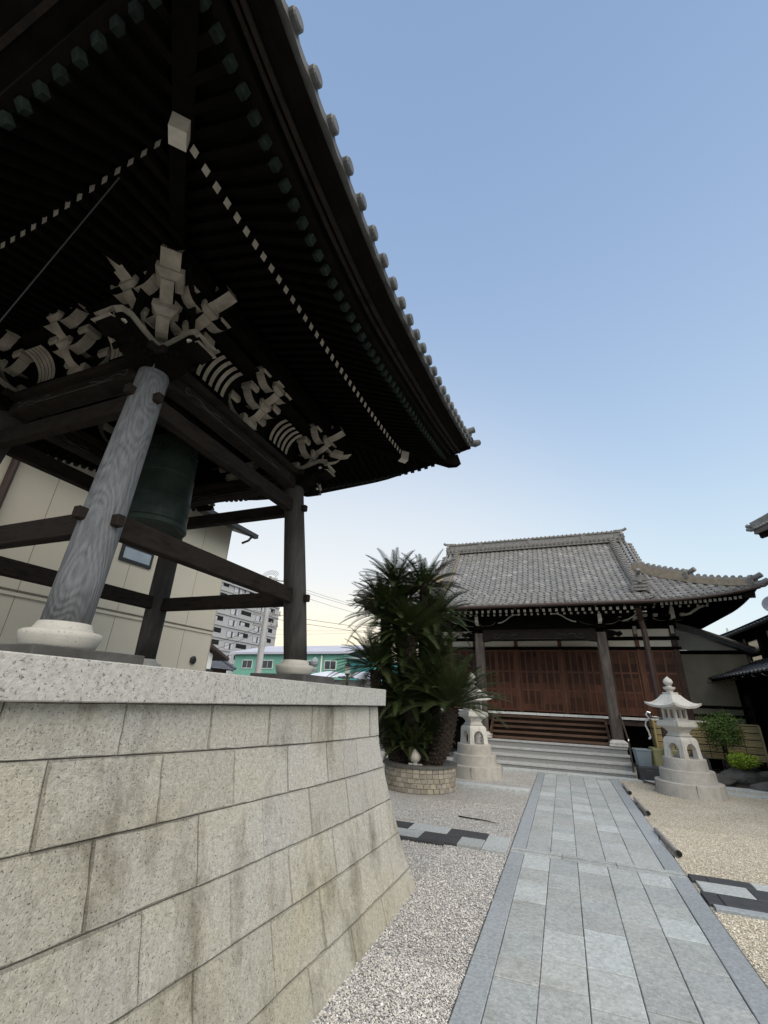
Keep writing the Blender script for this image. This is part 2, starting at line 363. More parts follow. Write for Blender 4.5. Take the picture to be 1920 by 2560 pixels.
# chequered paving strips crossing the gravel
b = MB()
for y0, y1, segs in ((6.45, 6.76, [(-4.2, -3.7, 0), (-3.7, -3.2, 1), (-3.2, -2.75, 0), (-2.75, -2.07, 1), (-2.07, -1.56, 0), (-1.56, -1.07, 1)]),
                     (6.13, 6.45, [(-4.1, -3.5, 1), (-3.5, -3.0, 0), (-3.0, -2.42, 1), (-2.42, -1.84, 0), (-1.84, -1.36, 1), (-1.36, -1.07, 0)]), (6.10, 6.72, [(-1.07, -.79, 0)]), (6.04, 6.13, [(-3.2, -2.3, 1), (-2.3, -1.5, 1)])):
    for x0, x1, k in segs: slab(x0, x1, y0, y1, .030 + random.uniform(-.003, .003), k, gt(.85, 1.15) if k else gt(.92, 1.12))
structure(b.build('paving_strip', ['slab_stone', 'slab_black']))
b = MB()
for j, (y0, y1) in enumerate(((5.47, 5.58), (5.58, 5.88), (5.88, 6.17), (6.17, 6.36))):
    x = 1.04; k = j + 1
    if j == 0:
        while x < 6: slab(x, x + .9, y0, y1, .026, 2, gt(.95, 1.1)); x += .9
        continue
    x += (0, .1, 0, .12)[j]
    if j != 2: slab(1.01, x + .001, y0, y1, .026, 1, (1, 1, 1))
    while x < 6:
        w = random.choice([.3, .38, .42]); blk = k % 2 == 0
        slab(x, x + w, y0, y1, .026 + random.uniform(-.002, .002), 1 if blk else 0, gt(.9, 1.1) if blk else gt(1.05, 1.25)); x += w; k += 1
structure(b.build('paving_strip', ['slab_stone', 'slab_black', 'slab_blue']))
# kerb strip near the left lantern, apron before the steps
b = MB()
x = -4.6
while x < -.8: slab(x, min(x + .85, -.78), 9.95, 10.25, .045, 0, gt(1.15, 1.3)); x += .85
structure(b.build('kerb_strip', ['slab_stone']))
b = MB()
x = -4.2
while x < 4.6: slab(x, x + .82, 12.8, 13.14, .04, 0, gt(1.1, 1.3)); x += .82
x = 2.6
while x < 6.5: slab(x, x + .9, 12.1, 12.4, .035, 0, gt(1.0, 1.15)); x += .9
structure(b.build('stone_apron', ['slab_stone']))

# loose pebbles lying on the gravel near the camera
def pebbles(name, regions, cols):
    V = []; F = []; T = []
    oc = np.array([(1, 0, 0), (-1, 0, 0), (0, 1, 0), (0, -1, 0), (0, 0, 1), (0, 0, -1)], float)
    of = [(0, 2, 4), (2, 1, 4), (1, 3, 4), (3, 0, 4), (2, 0, 5), (1, 2, 5), (3, 1, 5), (0, 3, 5)]
    for (x0, x1, y0, y1, dens, ok) in regions:
        n = int((x1 - x0) * (y1 - y0) * dens)
        P = np.c_[rng.uniform(x0, x1, n), rng.uniform(y0, y1, n)]
        for p in P:
            if ok and not ok(p): continue
            s = rng.uniform(.0036, .0074) * (1 + .35 * (rng.random() < .12))
            a = rng.uniform(0, 6.28); ca, sa = math.cos(a), math.sin(a)
            q = oc * (s * rng.uniform(.9, 1.5), s * rng.uniform(.7, 1.0), s * rng.uniform(.5, .8)) + rng.uniform(-.28, .28, (6, 3)) * s
            tl = rng.uniform(-.5, .5)
            x_ = q[:, 0] * ca - q[:, 1] * sa; y_ = q[:, 0] * sa + q[:, 1] * ca; z_ = q[:, 2] + x_ * tl
            o = len(V)
            V += list(zip(x_ + p[0], y_ + p[1], z_ + s * .35 + rng.uniform(0, .006))); F += [tuple(o + k for k in f) for f in of]
            c = cols[rng.integers(len(cols))]; g = rng.uniform(.78, 1.22); T += [(c[0] * g, c[1] * g, c[2] * g, 1)] * 8
    me = bpy.data.meshes.new(name); me.from_pydata(V, [], F); me.materials.append(MATS['pebble'])
    at = me.attributes.new('tint', 'FLOAT_COLOR', 'FACE'); at.data.foreach_set('color', np.array(T, np.float32).ravel())
    o = bpy.data.objects.new(name, me); COL.objects.link(o); tag(o, kind='stuff'); return o
gl = lambda p: p[0] > -1.5
pebbles('pebbles', [(-1.46, -.77, 1.6, 3.6, 17000, None), (-.79, -.66, 1.6, 6.2, 260, None), (-1.46, -.77, 3.6, 6.1, 7500, None), (-2.4, -.78, 6.8, 8.6, 2000, None), (-2.0, -1.4, 4.75, 6.1, 5000, None)],
        [(1, 1, 1), (.7, .7, .71), (1.25, 1.24, 1.22), (.42, .42, .44), (1.08, 1.03, .96), (.95, .92, .89), (1.0, .99, .97)])
o = pebbles('pebbles', [(1.02, 2.0, 3.6, 5.45, 5000, None), (1.02, 2.6, 6.4, 8.5, 2000, None)],
        [(1.2, 1.11, .92), (1.35, 1.26, 1.06), (.95, .87, .71), (1.15, 1.07, .90), (1.4, 1.33, 1.16)])

# ------------------------------------------------------------------ bell tower's stone platform
PC = Vector((-3.38, 2.67, 0))
PZ = [0, .285, .615, .959, 1.198, 1.512]; PX = [-1.431, -1.529, -1.616, -1.694, -1.737, -1.757]
prof = lambda z: float(np.interp(z, PZ, PX)) if z >= 0 else -1.431 - z * .34
dp = lambda z: prof(z) + 1.431
plat = thing('stone_platform', (PC.x, PC.y, 0), 'high curved platform of grey granite blocks with a flat coping, under the bell tower', 'platform')
ROWZ = [-.10, .162, .438, .704, .972, 1.239, 1.509]
JO = [[2.22, 2.85, 3.41, 3.97], [1.98, 2.54, 3.07, 3.68, 4.3], [1.7, 2.23, 2.76, 3.33, 3.89, 4.42], [1.45, 2.0, 2.51, 3.05, 3.63, 4.17], [1.22, 1.74, 2.25, 2.79, 3.34, 3.9], [1.02, 1.5, 2.03, 2.56, 3.1, 3.68, 4.21]]
JO = [r for r in JO]
wall = MB(); back = MB()
for side in range(4):
    n = [Vector((1, 0, 0)), Vector((0, 1, 0)), Vector((-1, 0, 0)), Vector((0, -1, 0))][side]
    t = Vector((-n.y, n.x, 0)); hn, ht = ((1.949, 2.077) if side % 2 == 0 else (2.077, 1.949))
    def P(u, z, d=0.):
        h = hn + dp(z) + d; w = ht + dp(z); p_ = PC + n * h + t * max(-w - d * 0, min(w, u)) + Vector((0, 0, z))
        if side == 0: p_.z += .115 * max(0, (4.45 - p_.y) / 3.35) ** 1.5 * min(1, max(.22, (1.60 - z) / .36))   # courses rise gently towards the near end
        return p_
    for r in range(6):
        z0, z1 = ROWZ[r], ROWZ[r + 1]; zm = (z0 + z1) / 2
        js = [j - 2.67 for j in JO[r]]
        if side % 2: js = [j + random.uniform(-.15, .15) for j in js]
        while js[0] > -1.45: js.insert(0, js[0] - random.uniform(.48, .6))
        E = 9.0
        js = [-E] + js + [E]
        for a, c in zip(js[:-1], js[1:]):
            if c <= -(ht + dp(zm)): continue
            row_dirty = (3.2 - r) * .018
            g = random.uniform(.93, 1.06); y = random.uniform(-.006, .008) + max(-.01, .030 - .013 * r)
            tint = (g * (1 + .3 * y), g, g * (1 - 2.2 * y)); jit = random.uniform(-.004, .004)
            jits = [(random.uniform(-.0035, .0035), random.uniform(-.0035, .0035)) for _ in range(24)]
            def ring(gap, d):
                lo = lambda z: max(a + gap, -(ht + dp(z)) + (d - jit) * 0 + (0 if a > -E else 0)); hi = lambda z: min(c - gap, ht + dp(z))
                pts = []; NE = 8
                for k in range(NE): u = k / NE; pts.append((u, 0))
                for k in range(4): pts.append((1, k / 4))
                for k in range(NE): pts.append((1 - k / NE, 1))
                for k in range(4): pts.append((0, 1 - k / 4))
                out = []
                for (u, v_), (ja, jb) in zip(pts, jits):
                    zz = z0 + gap + (z1 - z0 - 2 * gap) * v_ + jb * (gap > .004); A_, B_ = lo(zz), hi(zz); out.append(P(A_ + (B_ - A_) * u + (ja if 0 < v_ < 1 and abs(A_) < 1.8 or True else 0) * (gap > .004), zz, d))
                return out
            gp = random.uniform(.0030, .0046); r0 = ring(gp - .001, -.03); r1 = ring(gp - .001, -.005 + jit); r2 = ring(gp + .0045, jit)
            if a == -E or c == E:                     # the corner stones run into the arris
                for rr in (r1, r2):
                    pass
            fs = []
            for o in (0, 24): fs += [(o + i, o + (i + 1) % 24, o + 24 + (i + 1) % 24, o + 24 + i) for i in range(24)]
            lft = [48] + [48 + 23 - k for k in range(3)]; fs += [(48, 49, 50, 51, 52, 53, 54, 55, 56, 57, 71), (71, 57, 58, 70), (70, 58, 59, 69), (69, 59, 60, 61, 62, 63, 64, 65, 66, 67, 68)]
            wall.add(r0 + r1, fs[:24], 0, tint); kk = random.uniform(.55, .95); dt = tuple(c_ * kk for c_ in tint)
            nb0 = len(wall.v) - 24; wall.v += [tuple(p) for p in r2]
            for f in fs[24:48]: wall.f.append(tuple(nb0 + i - 24 for i in f)); wall.m.append(0); wall.t.append(dt)
            for f in fs[48:]: wall.f.append(tuple(nb0 + i - 24 for i in f)); wall.m.append(0); wall.t.append(tint)
    back.grid([[P(-9, z, -.012)] + [P(-2.1 + 4.2 * k / 20, z, -.012) for k in range(21)] + [P(9, z, -.012)] for z in (-.1, .15, .44, .7, .97, 1.24, 1.51)], 1)
wall.v += back.v; no = len(wall.v) - len(back.v)
for f in back.f: wall.f.append(tuple(no + k for k in f)); wall.m.append(1); wall.t.append((1, 1, 1))
wall.build('wall', ['granite', 'mortar'], plat)
cp = MB(); hx, hy = 1.69, 1.816
def cblock(x0, x1, y0, y1):
    cp.bb(x0 + .0015, x1 - .0015, y0 + .0015, y1 - .0015, 1.512, 1.664 + random.uniform(-.001, .001), 0, gt(.92, 1.08, .01))
ys = [PC.y - hy, 2.142, PC.y + hy - .0]; ys = [PC.y - hy, 1.1, 2.142, 3.4, PC.y + hy]
ys = [PC.y - hy, 2.142, PC.y + hy]
for s in (1, -1):
    for a, c in zip(ys[:-1], ys[1:]):
        X = sorted((PC.x + s * hx, PC.x + s * (hx - .55))); cblock(X[0], X[1], a, c)
    xs_ = [PC.x - hx + .55, PC.x - .3, PC.x + .4, PC.x + hx - .55]
    for a, c in zip(xs_[:-1], xs_[1:]):
        Y = sorted((PC.y + s * hy, PC.y + s * (hy - .55))); cblock(a, c, Y[0], Y[1])
cp.v = [(x, y, z + .0078 * (PC.y + hy - y)) for x, y, z in cp.v]
cp.build('coping', ['granite_coping'], plat, bevel=.005)
pv = MB(); pv.bb(PC.x - hx + .551, PC.x + hx - .551, PC.y - hy + .551, PC.y + hy - .551, 1.45, 1.655); pv.build('paving', 'concrete', plat)

# ------------------------------------------------------------------ bell tower
TW = thing('bell_tower', (PC.x, PC.y, 1.655), 'dark wooden open bell tower with leaning posts, pale bracket clusters and deep tiled eaves', 'bell tower')
PX0, PY0 = .99, 1.13         # half spacing of the posts at their feet
LEAN = .17; ZF, ZT = 1.89, 3.78
def pc(sx, sy, z, extra=0.):
    k = LEAN * (z - ZF) / (ZT - ZF)
    return Vector((PC.x + sx * (PX0 - k + extra), PC.y + sy * (PY0 - k + extra), z))
for sx, sy in ((1, -1), (1, 1), (-1, 1), (-1, -1)):
    near = (sx, sy) == (1, -1)
    p = MB(); path = [pc(sx, sy, z) for z in np.linspace(ZF - .012, ZT + .05, 9)]
    n = 28; r = .112
    pr = [(r * math.cos(2 * math.pi * k / n), r * math.sin(2 * math.pi * k / n)) for k in range(n)]
    p.sweep(path, pr, up=(0, 1, 0), scales=[1 + .03 * math.sin(i * .7) - .05 * max(0, i - 5) / 3 for i in range(9)])
    p.build('post', ['post_grey' if near else 'wood_weathered'], TW, smooth=False if 0 else True, label='weathered silver grey post with swirling grain' if near else None)
    f = pc(sx, sy, ZF)
    p = MB(); p.lathe([(.150, 1.752), (.168, 1.775), (.180, 1.815), (.183, 1.836), (.172, 1.845), (.138, 1.853), (.126, 1.875), (.121, 1.890)], 36, (f.x, f.y, 0))
    p.build('post_base', 'granite_smooth', TW, smooth=True)
    p = MB(); p.box((f.x + sx * .0, f.y, 1.705), (.58, .58, .10), None, 0)
    p.build('foundation_slab', 'rock', TW, bevel=.006)
# tie beams: lower and upper ring, ends poking through the posts
def tie(z, h, w, name='tie_beam', m='wood_beam', ext=.20, skip=()):
    for s in (1, -1):
        dz = .0
        a, c = pc(s, -1, z), pc(s, 1, z)
        q = MB(); d = (c - a).normalized(); q.beam(a, c, w, h)
        for e, dd in ((a, -d), (c, d)): q.beam(e + dd * .09, e + dd * ext, w * .62, h * .5)
        q.build(name, m, TW, bevel=.006)
        a, c = pc(-1, s, z - .012), pc(1, s, z - .012); d = (c - a).normalized()
        q = MB(); q.beam(a, c, w * .97, h)
        for e, dd in ((a, -d), (c, d)): q.beam(e + dd * .09, e + dd * ext, w * .62, h * .5)
        q.build(name, m, TW, bevel=.006)
tie(2.495, .142, .085, ext=.165)
tie(3.465, .135, .085, ext=.155)
# carved head beams (rainbow beams with a soft arch below) and the flat cap beam on top
def headbeam(a, c, up):
    L = (c - a).length; d = (c - a).normalized(); s = d.cross(up).normalized()
    q = MB(); N = 24; w = .12
    rows = []
    for i in range(N + 1):
        t = i / N; lo = -.062 + .024 * math.sin(math.pi * min(1, max(0, (t - .10) / .8))) ** .6 - (.0 if .08 < t < .92 else .02)
        P0 = a + d * L * t
        rows.append([P0 - s * w * .5 + up * lo, P0 - s * w * .62 + up * (lo + .03), P0 - s * w * .62 + up * .045, P0 - s * w * .45 + up * .072,
                     P0 + s * w * .45 + up * .072, P0 + s * w * .62 + up * .045, P0 + s * w * .62 + up * (lo + .03), P0 + s * w * .5 + up * lo, P0 - s * w * .5 + up * lo])
    q.grid(rows, 0)
    # carved scroll ribs near both ends
    for sg in (1, -1):
        for e in (0, 1):
            o_ = a + d * (L * (.13 if e == 0 else .87)) + s * sg * (w * .62) + up * .01
            ph = [(o_ + (d * math.cos(k * .45) * (1 if e == 0 else -1) + up * math.sin(k * .45)) * (.008 + .0022 * k)) for k in range(14)]
            q.tube(ph, .006, 5, 1)
            tail = [ph[-1] + (d * (1 if e == 0 else -1)) * (.05 * k) + up * (.014 * math.sin(k * 1.2)) for k in range(8)]
            q.tube(tail, .005, 5, 1)
        g0, g1 = a + d * (L * .2) + s * sg * w * .62 + up * (-.028), a + d * (L * .8) + s * sg * w * .62 + up * (-.028)
        q.tube([g0, g1], .005, 5, 1)
    q.build('head_beam', ['wood_beam', 'wood_weathered'], TW)
U = Vector((0, 0, 1)); ZH = 3.745
for s in (1, -1):
    headbeam(pc(s, -1, ZH), pc(s, 1, ZH), U); headbeam(pc(-1, s, ZH - .003), pc(1, s, ZH - .003), U)
for s in (1, -1):
    q = MB(); a, c = pc(s, -1, 3.84), pc(s, 1, 3.84); d = (c - a).normalized(); q.beam(a - d * .18, c + d * .18, .25, .055); q.build('cap_beam', 'wood_beam', TW, bevel=.004)
    q = MB(); a, c = pc(-1, s, 3.835), pc(1, s, 3.835); d = (c - a).normalized(); q.beam(a - d * .18, c + d * .18, .25, .055); q.build('cap_beam', 'wood_beam', TW, bevel=.004)
# scroll noses: carved dark body under a pale curling top edge, two at each corner
def nose(o, d, up, k=1.):
    s = d.cross(up).normalized(); q = MB(); w = .155 * k
    top = [(0, .10), (.10, .105), (.20, .13), (.29, .155), (.36, .14), (.405, .085), (.40, .03)]
    bot = [(.37, .0), (.31, -.02), (.27, .02), (.21, .0), (.15, -.06), (.08, -.09), (0, -.10)]
    q.prism([(x * k, y * k) for x, y in top + bot], (o, d, up, s), w, 0)
    tp = [o + d * (x * k) + up * (y * k) for x, y in top]
    q.sweep(tp, [(-w * .58, -.026), (w * .58, -.026), (w * .58, .018), (-w * .58, .018)], up=s.cross(d) * 1.0, mi=1)
    for sg in (1, -1):
        c0 = o + d * (.29 * k) + up * (.065 * k) + s * sg * w * .5
        q.tube([c0 + (d * math.cos(t * .5) + up * math.sin(t * .5)) * (.012 + .0045 * t) * k for t in range(13)], .010, 5, 0)
        q.lathe([(.016, -.012), (.022, 0), (.010, .012)], 8, c0 + d * .03, 2)
        for t in range(5):
            c1 = o + d * (.03 + .05 * t) * k + up * (-.02 + .015 * (t % 2)) + s * sg * w * .5
            q.lathe([(.01, -.03), (.026, 0), (.01, .03)], 6, c1, 0)
    q.build('scroll_nose', ['wood_black', 'bracket_pale', 'end_white'], TW)
for sx, sy in ((1, -1), (1, 1), (-1, 1), (-1, -1)):
    o = pc(sx, sy, 3.80)
    nose(o + Vector((sx * .05, 0, .0)), Vector((sx, 0, 0)), U, 1.0); nose(o + Vector((0, sy * .05, .0)), Vector((0, sy, 0)), U, 1.0)
# bracket sets
def arm(p, e, s, L, z, w=.085, h=.10, curl=0., lift=0.):
    """bracket arm from p outwards along e, curved underside near its end; pale end and underside, dark sides"""
    q = MB(); N = 7; up = U
    tops = []; bots = []
    for i in range(N + 1):
        t = i / N; x = L * t
        tops.append(p + e * x + up * (z + h + lift * t * t)); bots.append(p + e * x + up * (z + (h * .72 * max(0, (t - .55) / .45) ** 2) + lift * t * t))
    a = s * w / 2
    q.grid([[b_ - a, b_ + a] for b_ in bots], 1, flip=True)
    q.grid([[t_ - a, t_ + a] for t_ in tops], 0)
    q.grid([[b_ + a, t_ + a] for b_, t_ in zip(bots, tops)], 0, flip=True); q.grid([[b_ - a, t_ - a] for b_, t_ in zip(bots, tops)], 0)
    q.add([bots[-1] - a, bots[-1] + a, tops[-1] + a, tops[-1] - a], [(0, 1, 2, 3)], 1)
    return q
def block(p, e, s, w, h, m=1):
    """bearing block: square head over a flared foot"""
    q = MB(); up = U; V = []
    for z, k in ((0, .62), (h * .45, 1.0), (h, 1.0)):
        for a, c in ((-1, -1), (1, -1), (1, 1), (-1, 1)): V.append(p + e * (a * w * k / 2) + s * (c * w * k / 2) + up * z)
    q.add(V, [(3, 2, 1, 0)] + [(i * 4 + j, i * 4 + (j + 1) % 4, i * 4 + 4 + (j + 1) % 4, i * 4 + 4 + j) for i in range(2) for j in range(4)] + [(8, 9, 10, 11)], m)
    return q
def tail(p, e, s, L, w=.095, h=.10):
    """tail rafter: runs out and down, its tip curling up, pale tip"""
    q = MB(); N = 9; up = U; th = []
    for i in range(N + 1):
        t = i / N; th.append(p + e * (L * t) + up * (-.16 * t * L + .24 * L * max(0, t - .35) ** 2 * 2.2))
    prof_ = [(-w / 2, -h / 2), (w / 2, -h / 2), (w / 2, h / 2), (-w / 2, h / 2)]
    q.sweep(th[:6], prof_, mi=0, cap=False)
    q.sweep(th[5:], prof_, mi=0, endmi=1, edgemi=[1, 0, 0, 0])
    return q
BM = ['rafter_wood', 'bracket_pale']
def bracket(P, dirs, name='bracket_set', lat=None):
    """P: seat on the cap beam; dirs: outward directions; lat: lateral direction along the wall"""
    q = block(P, Vector((1, 0, 0)), Vector((0, 1, 0)), .19, .11); root = q.build(name, BM, TW)
    def sub(n, m): m.build(n, BM, root)
    for e in dirs:
        diag = abs(e.x * e.y) > .1; L1, L2, L3 = (.26, .44, .56) if diag else ((.19, .33, .52) if len(dirs) == 3 else (.18, .30, .32))
        s = e.cross(U)
        sub('bracket_arm', arm(P, e, s, L1 + .03, .085)); sub('bearing_block', block(P + e * L1 + U * .165, e, s, .17 if diag else .145, .09))
        sub('bracket_arm', arm(P, e, s, L2 + .05, .235)); sub('bearing_block', block(P + e * L2 + U * .325, e, s, .18 if diag else .15, .09))
        sub('tail_arm', tail(P + U * .46 + e * .05, e, s, L3, .13 if diag else .10, .15 if diag else .09))
        if not diag: sub('bearing_block', block(P + e * (L3 * .78) + U * (.46 + .0), e, s, .11, .09))
        if abs(e.x * e.y) < .1:
            for zz, LL in ((.175, L1), (.325, L2)):
                for sg in (1, -1):
                    f = s * sg
                    sub('bracket_arm', arm(P + e * LL, f, e, .21, zz)); sub('bearing_block', block(P + e * LL + f * .175 + U * (zz + .08), e, s, .115, .08))
    if lat is not None:
        for sg in (1, -1):
            for zz, LL in ((.09, .24), (.25, .34)): sub('bracket_arm', arm(P + Vector((0, 0, 0)), lat * sg, lat.cross(U), LL, zz)); sub('bearing_block', block(P + lat * sg * (LL - .04) + U * (zz + .08), lat, lat.cross(U), .12, .085))
    return root
ZB = 3.868; CK = LEAN
for sx, sy in ((1, -1), (1, 1), (-1, 1), (-1, -1)):
    P = pc(sx, sy, ZB); P.z = ZB
    bracket(P, [Vector((sx, 0, 0)), Vector((0, sy, 0)), Vector((sx, sy, 0)).normalized()])
for k, n in enumerate((Vector((1, 0, 0)), Vector((0, 1, 0)), Vector((-1, 0, 0)), Vector((0, -1, 0)))):
    h = (PX0 if k % 2 == 0 else PY0) - LEAN
    P = Vector((PC.x, PC.y, ZB)) + n * h
    bracket(P, [n], lat=Vector((-n.y, n.x, 0)))
    # curved pale ribs (coved ceiling) between the bracket sets, and the wall board behind them
    ln = (PY0 if k % 2 == 0 else PX0) - LEAN; t = Vector((-n.y, n.x, 0))
    for sg in (1, -1):
        q = MB(); c0 = .33; c1 = ln - .27; N = 5
        for i in range(N):
            u = c0 + (c1 - c0) * (i + .5) / N; pts = []
            for j in range(8):
                a = j / 7 * math.pi / 2
                pts.append(P + t * (sg * u) + n * (.04 + .19 * (1 - math.cos(a))) + U * (.10 + .22 * math.sin(a)))
            q.sweep(pts, [(-.019, -.018), (.019, -.018), (.019, .018), (-.019, .018)], mi=0, edgemi=[1, 0, 0, 0])
        q.build('cove_ribs', BM, TW)
    q = MB(); L = ln + .30
    rows = []
    for j in range(8):
        a = j / 7 * math.pi / 2; rows.append([P + t * sg * (L + .33 * (1 - math.cos(a)) * .5) + n * (.0 + .30 * (1 - math.cos(a))) + U * (.06 + .37 * math.sin(a)) for sg in (-1, 1)])
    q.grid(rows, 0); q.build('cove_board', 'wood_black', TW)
    q = MB(); q.beam(P + n * .40 - t * (ln + .46) + U * .50, P + n * .40 + t * (ln + .46) + U * .50, .10, .12); q.build('eave_purlin', 'rafter_wood', TW)
    # carved frieze panel on the inner side below the cap
# ceiling closing the inside above the bell
q = MB(); q.bb(PC.x - 1.25, PC.x + 1.25, PC.y - 1.4, PC.y + 1.4, 4.42, 4.46); q.build('ceiling', 'wood_black', TW)
q = MB(); q.beam((PC.x, PC.y - 1.0, 4.1), (PC.x, PC.y + 1.0, 4.1), .16, .2); q.build('bell_beam', 'wood_beam', TW)

# --- eaves: three rings of points (lower rafter ends, flying rafter ends, tile edge) with rising corners
def mk(side_pts): return [smoothi(p) for p in side_pts]
XR1, YF1, YB1, XL1 = -1.60, .80, 4.58, -5.16
Z1 = mk([[(.80, 4.40), (1.0, 4.365), (2.09, 4.385), (2.74, 4.395), (3.49, 4.42), (4.1, 4.46), (4.58, 4.52)],
         [(-5.16, 4.50), (-4.4, 4.43), (-3.38, 4.40), (-2.4, 4.44), (-1.6, 4.52)],
         [(.80, 4.40), (2.6, 4.34), (4.58, 4.52)],
         [(-5.16, 4.40), (-4.4, 4.18), (-3.38, 4.11), (-2.76, 4.16), (-2.41, 4.22), (-2.11, 4.30), (-1.8, 4.38), (-1.6, 4.42)]])
XR2, YF2, YB2, XL2 = -1.12, .36, 5.08, -5.64
Z2 = mk([[(.36, 4.40), (.6, 4.33), (.81, 4.28), (1.0, 4.22), (1.25, 4.18), (1.6, 4.12), (2.28, 4.115), (2.9, 4.21), (3.9, 4.37), (4.5, 4.49), (5.08, 4.63)],
         [(-5.64, 4.60), (-4.6, 4.47), (-3.1, 4.47), (-2.3, 4.485), (-1.57, 4.53), (-1.12, 4.63)],
         [(.36, 4.45), (2.6, 4.15), (5.08, 4.63)],
         [(-5.64, 4.45), (-4.6, 3.92), (-3.4, 3.80), (-2.5, 3.86), (-2.05, 3.98), (-1.85, 4.10), (-1.65, 4.24), (-1.44, 4.34), (-1.12, 4.42)]])
XR3, YF3, YB3, XL3 = -.83, -.10, 5.36, -5.93
Z3 = mk([[(-.10, 4.72), (.3, 4.58), (.62, 4.47), (.98, 4.40), (1.36, 4.36), (1.97, 4.32), (2.6, 4.41), (3.2, 4.51), (3.9, 4.64), (4.86, 4.87), (5.36, 5.00)],
         [(-5.93, 5.0), (-4.6, 4.66), (-3.4, 4.60), (-2.1, 4.68), (-.83, 5.00)],
         [(-.10, 4.72), (2.6, 4.35), (5.36, 5.0)],
         [(-5.93, 4.72), (-4.6, 4.35), (-3.4, 4.28), (-2.2, 4.38), (-.83, 4.72)]])
RINGS = [((XR1, YB1, XL1, YF1), Z1), ((XR2, YB2, XL2, YF2), Z2), ((XR3, YB3, XL3, YF3), Z3)]
def ringpt(r, side, u, dz=0., inset=0.):
    lim, Z = RINGS[r]; z = interp(u, Z[side]) + dz
    return Vector((lim[side] - inset * (1 if side == 0 else -1), u, z)) if side % 2 == 0 else Vector((u, lim[side] - inset * (1 if side == 1 else -1), z))
def span(r, side): lim = RINGS[r][0]; return (lim[3], lim[1]) if side % 2 == 0 else (lim[2], lim[0])
NRM = [Vector((1, 0, 0)), Vector((0, 1, 0)), Vector((-1, 0, 0)), Vector((0, -1, 0))]
WALLX = [PC.x + .86, PC.y + 1.0, PC.x - .86, PC.y - 1.0]
count = 0; rest = MB()
def rafter(side, r, u, w, h, ei):
    global count
    lim = RINGS[r][0]; n = NRM[side]; p1 = ringpt(r, side, u)
    if r == 0: run = abs(lim[side] - WALLX[side])
    else: run = abs(lim[side] - RINGS[0][0][side]) + .05
    a, c = span(r, side); dc = min(u - a, c - u)               # distance to the corner along the eave
    run = max(.05, min(run, dc + .02))
    if r == 0: rise = .30 * run - .5 * (p1.z - interp((a + c) / 2, RINGS[0][1][side])) * min(1, run / .7)
    else:
        t = min(max(u, span(0, side)[0]), span(0, side)[1]); zi = interp(t, RINGS[0][1][side]) + .085; full = abs(lim[side] - RINGS[0][0][side]) + .05
        rise = (zi - p1.z) * run / full
    p0 = p1 - n * run + U * rise
    vis = (side == 0) or (side == 3 and u > -2.95)
    q = MB() if (vis and count < 100) else rest
    q.beam(p0, p1, w, h, mi=0, endmi=ei)
    if r == 1: q.beam(p1 - (p1 - p0).normalized() * .035, p1 + (p1 - p0).normalized() * .004, w + .006, h + .006, mi=2)
    if q is not rest:
        q.build('rafter', ['rafter_wood', 'end_white', 'copper_green'], TW); count += 1
for side in (0, 3, 1, 2):
    for r, sp in ((0, .094), (1, .098)):
        a, c = span(r, side); u = a + .10
        while u < c - .08: rafter(side, r, u, .044 if r == 0 else .042, .054 if r == 0 else .046, 1 if r == 0 else 2); u += sp
tag(rest.build('rafter', ['rafter_wood', 'end_white', 'copper_green'], TW), kind='stuff')
# hip rafters
for si, (sx, sy) in enumerate(((1, -1), (1, 1), (-1, 1), (-1, -1))):
    def corner(r):
        lim = RINGS[r][0]; x = lim[0] if sx > 0 else lim[2]; y = lim[1] if sy > 0 else lim[3]
        return Vector((x, y, interp(y, RINGS[r][1][0 if sx > 0 else 2])))
    c1, c2, c3 = corner(0), corner(1), corner(2); d = Vector((sx, sy, 0)).normalized()
    ins = pc(sx, sy, 4.40); ins = Vector((PC.x + sx * .8, PC.y + sy * .95, c1.z + .12))
    q = MB(); q.beam(ins, c1 + d * .06 - U * .035, .085, .125, mi=0, endmi=1)
    e_ = c1 + d * .06 - U * .035; dd = (e_ - ins).normalized(); q.beam(e_ - dd * .10, e_ + dd * .004, .090, .131, mi=1)
    q.build('hip_rafter', ['rafter_wood', 'end_white'], TW)
    q = MB(); q.sweep([c1 - d * .15 + U * .10, c1.lerp(c2, .5) + U * .05, c2 + d * .05 - U * .01, c2 + d * .16 + U * .03], [(-.055, -.075), (.055, -.075), (.055, .075), (-.055, .075)], mi=0, endmi=1)
    q.build('hip_rafter', ['rafter_wood', 'copper_green'], TW)
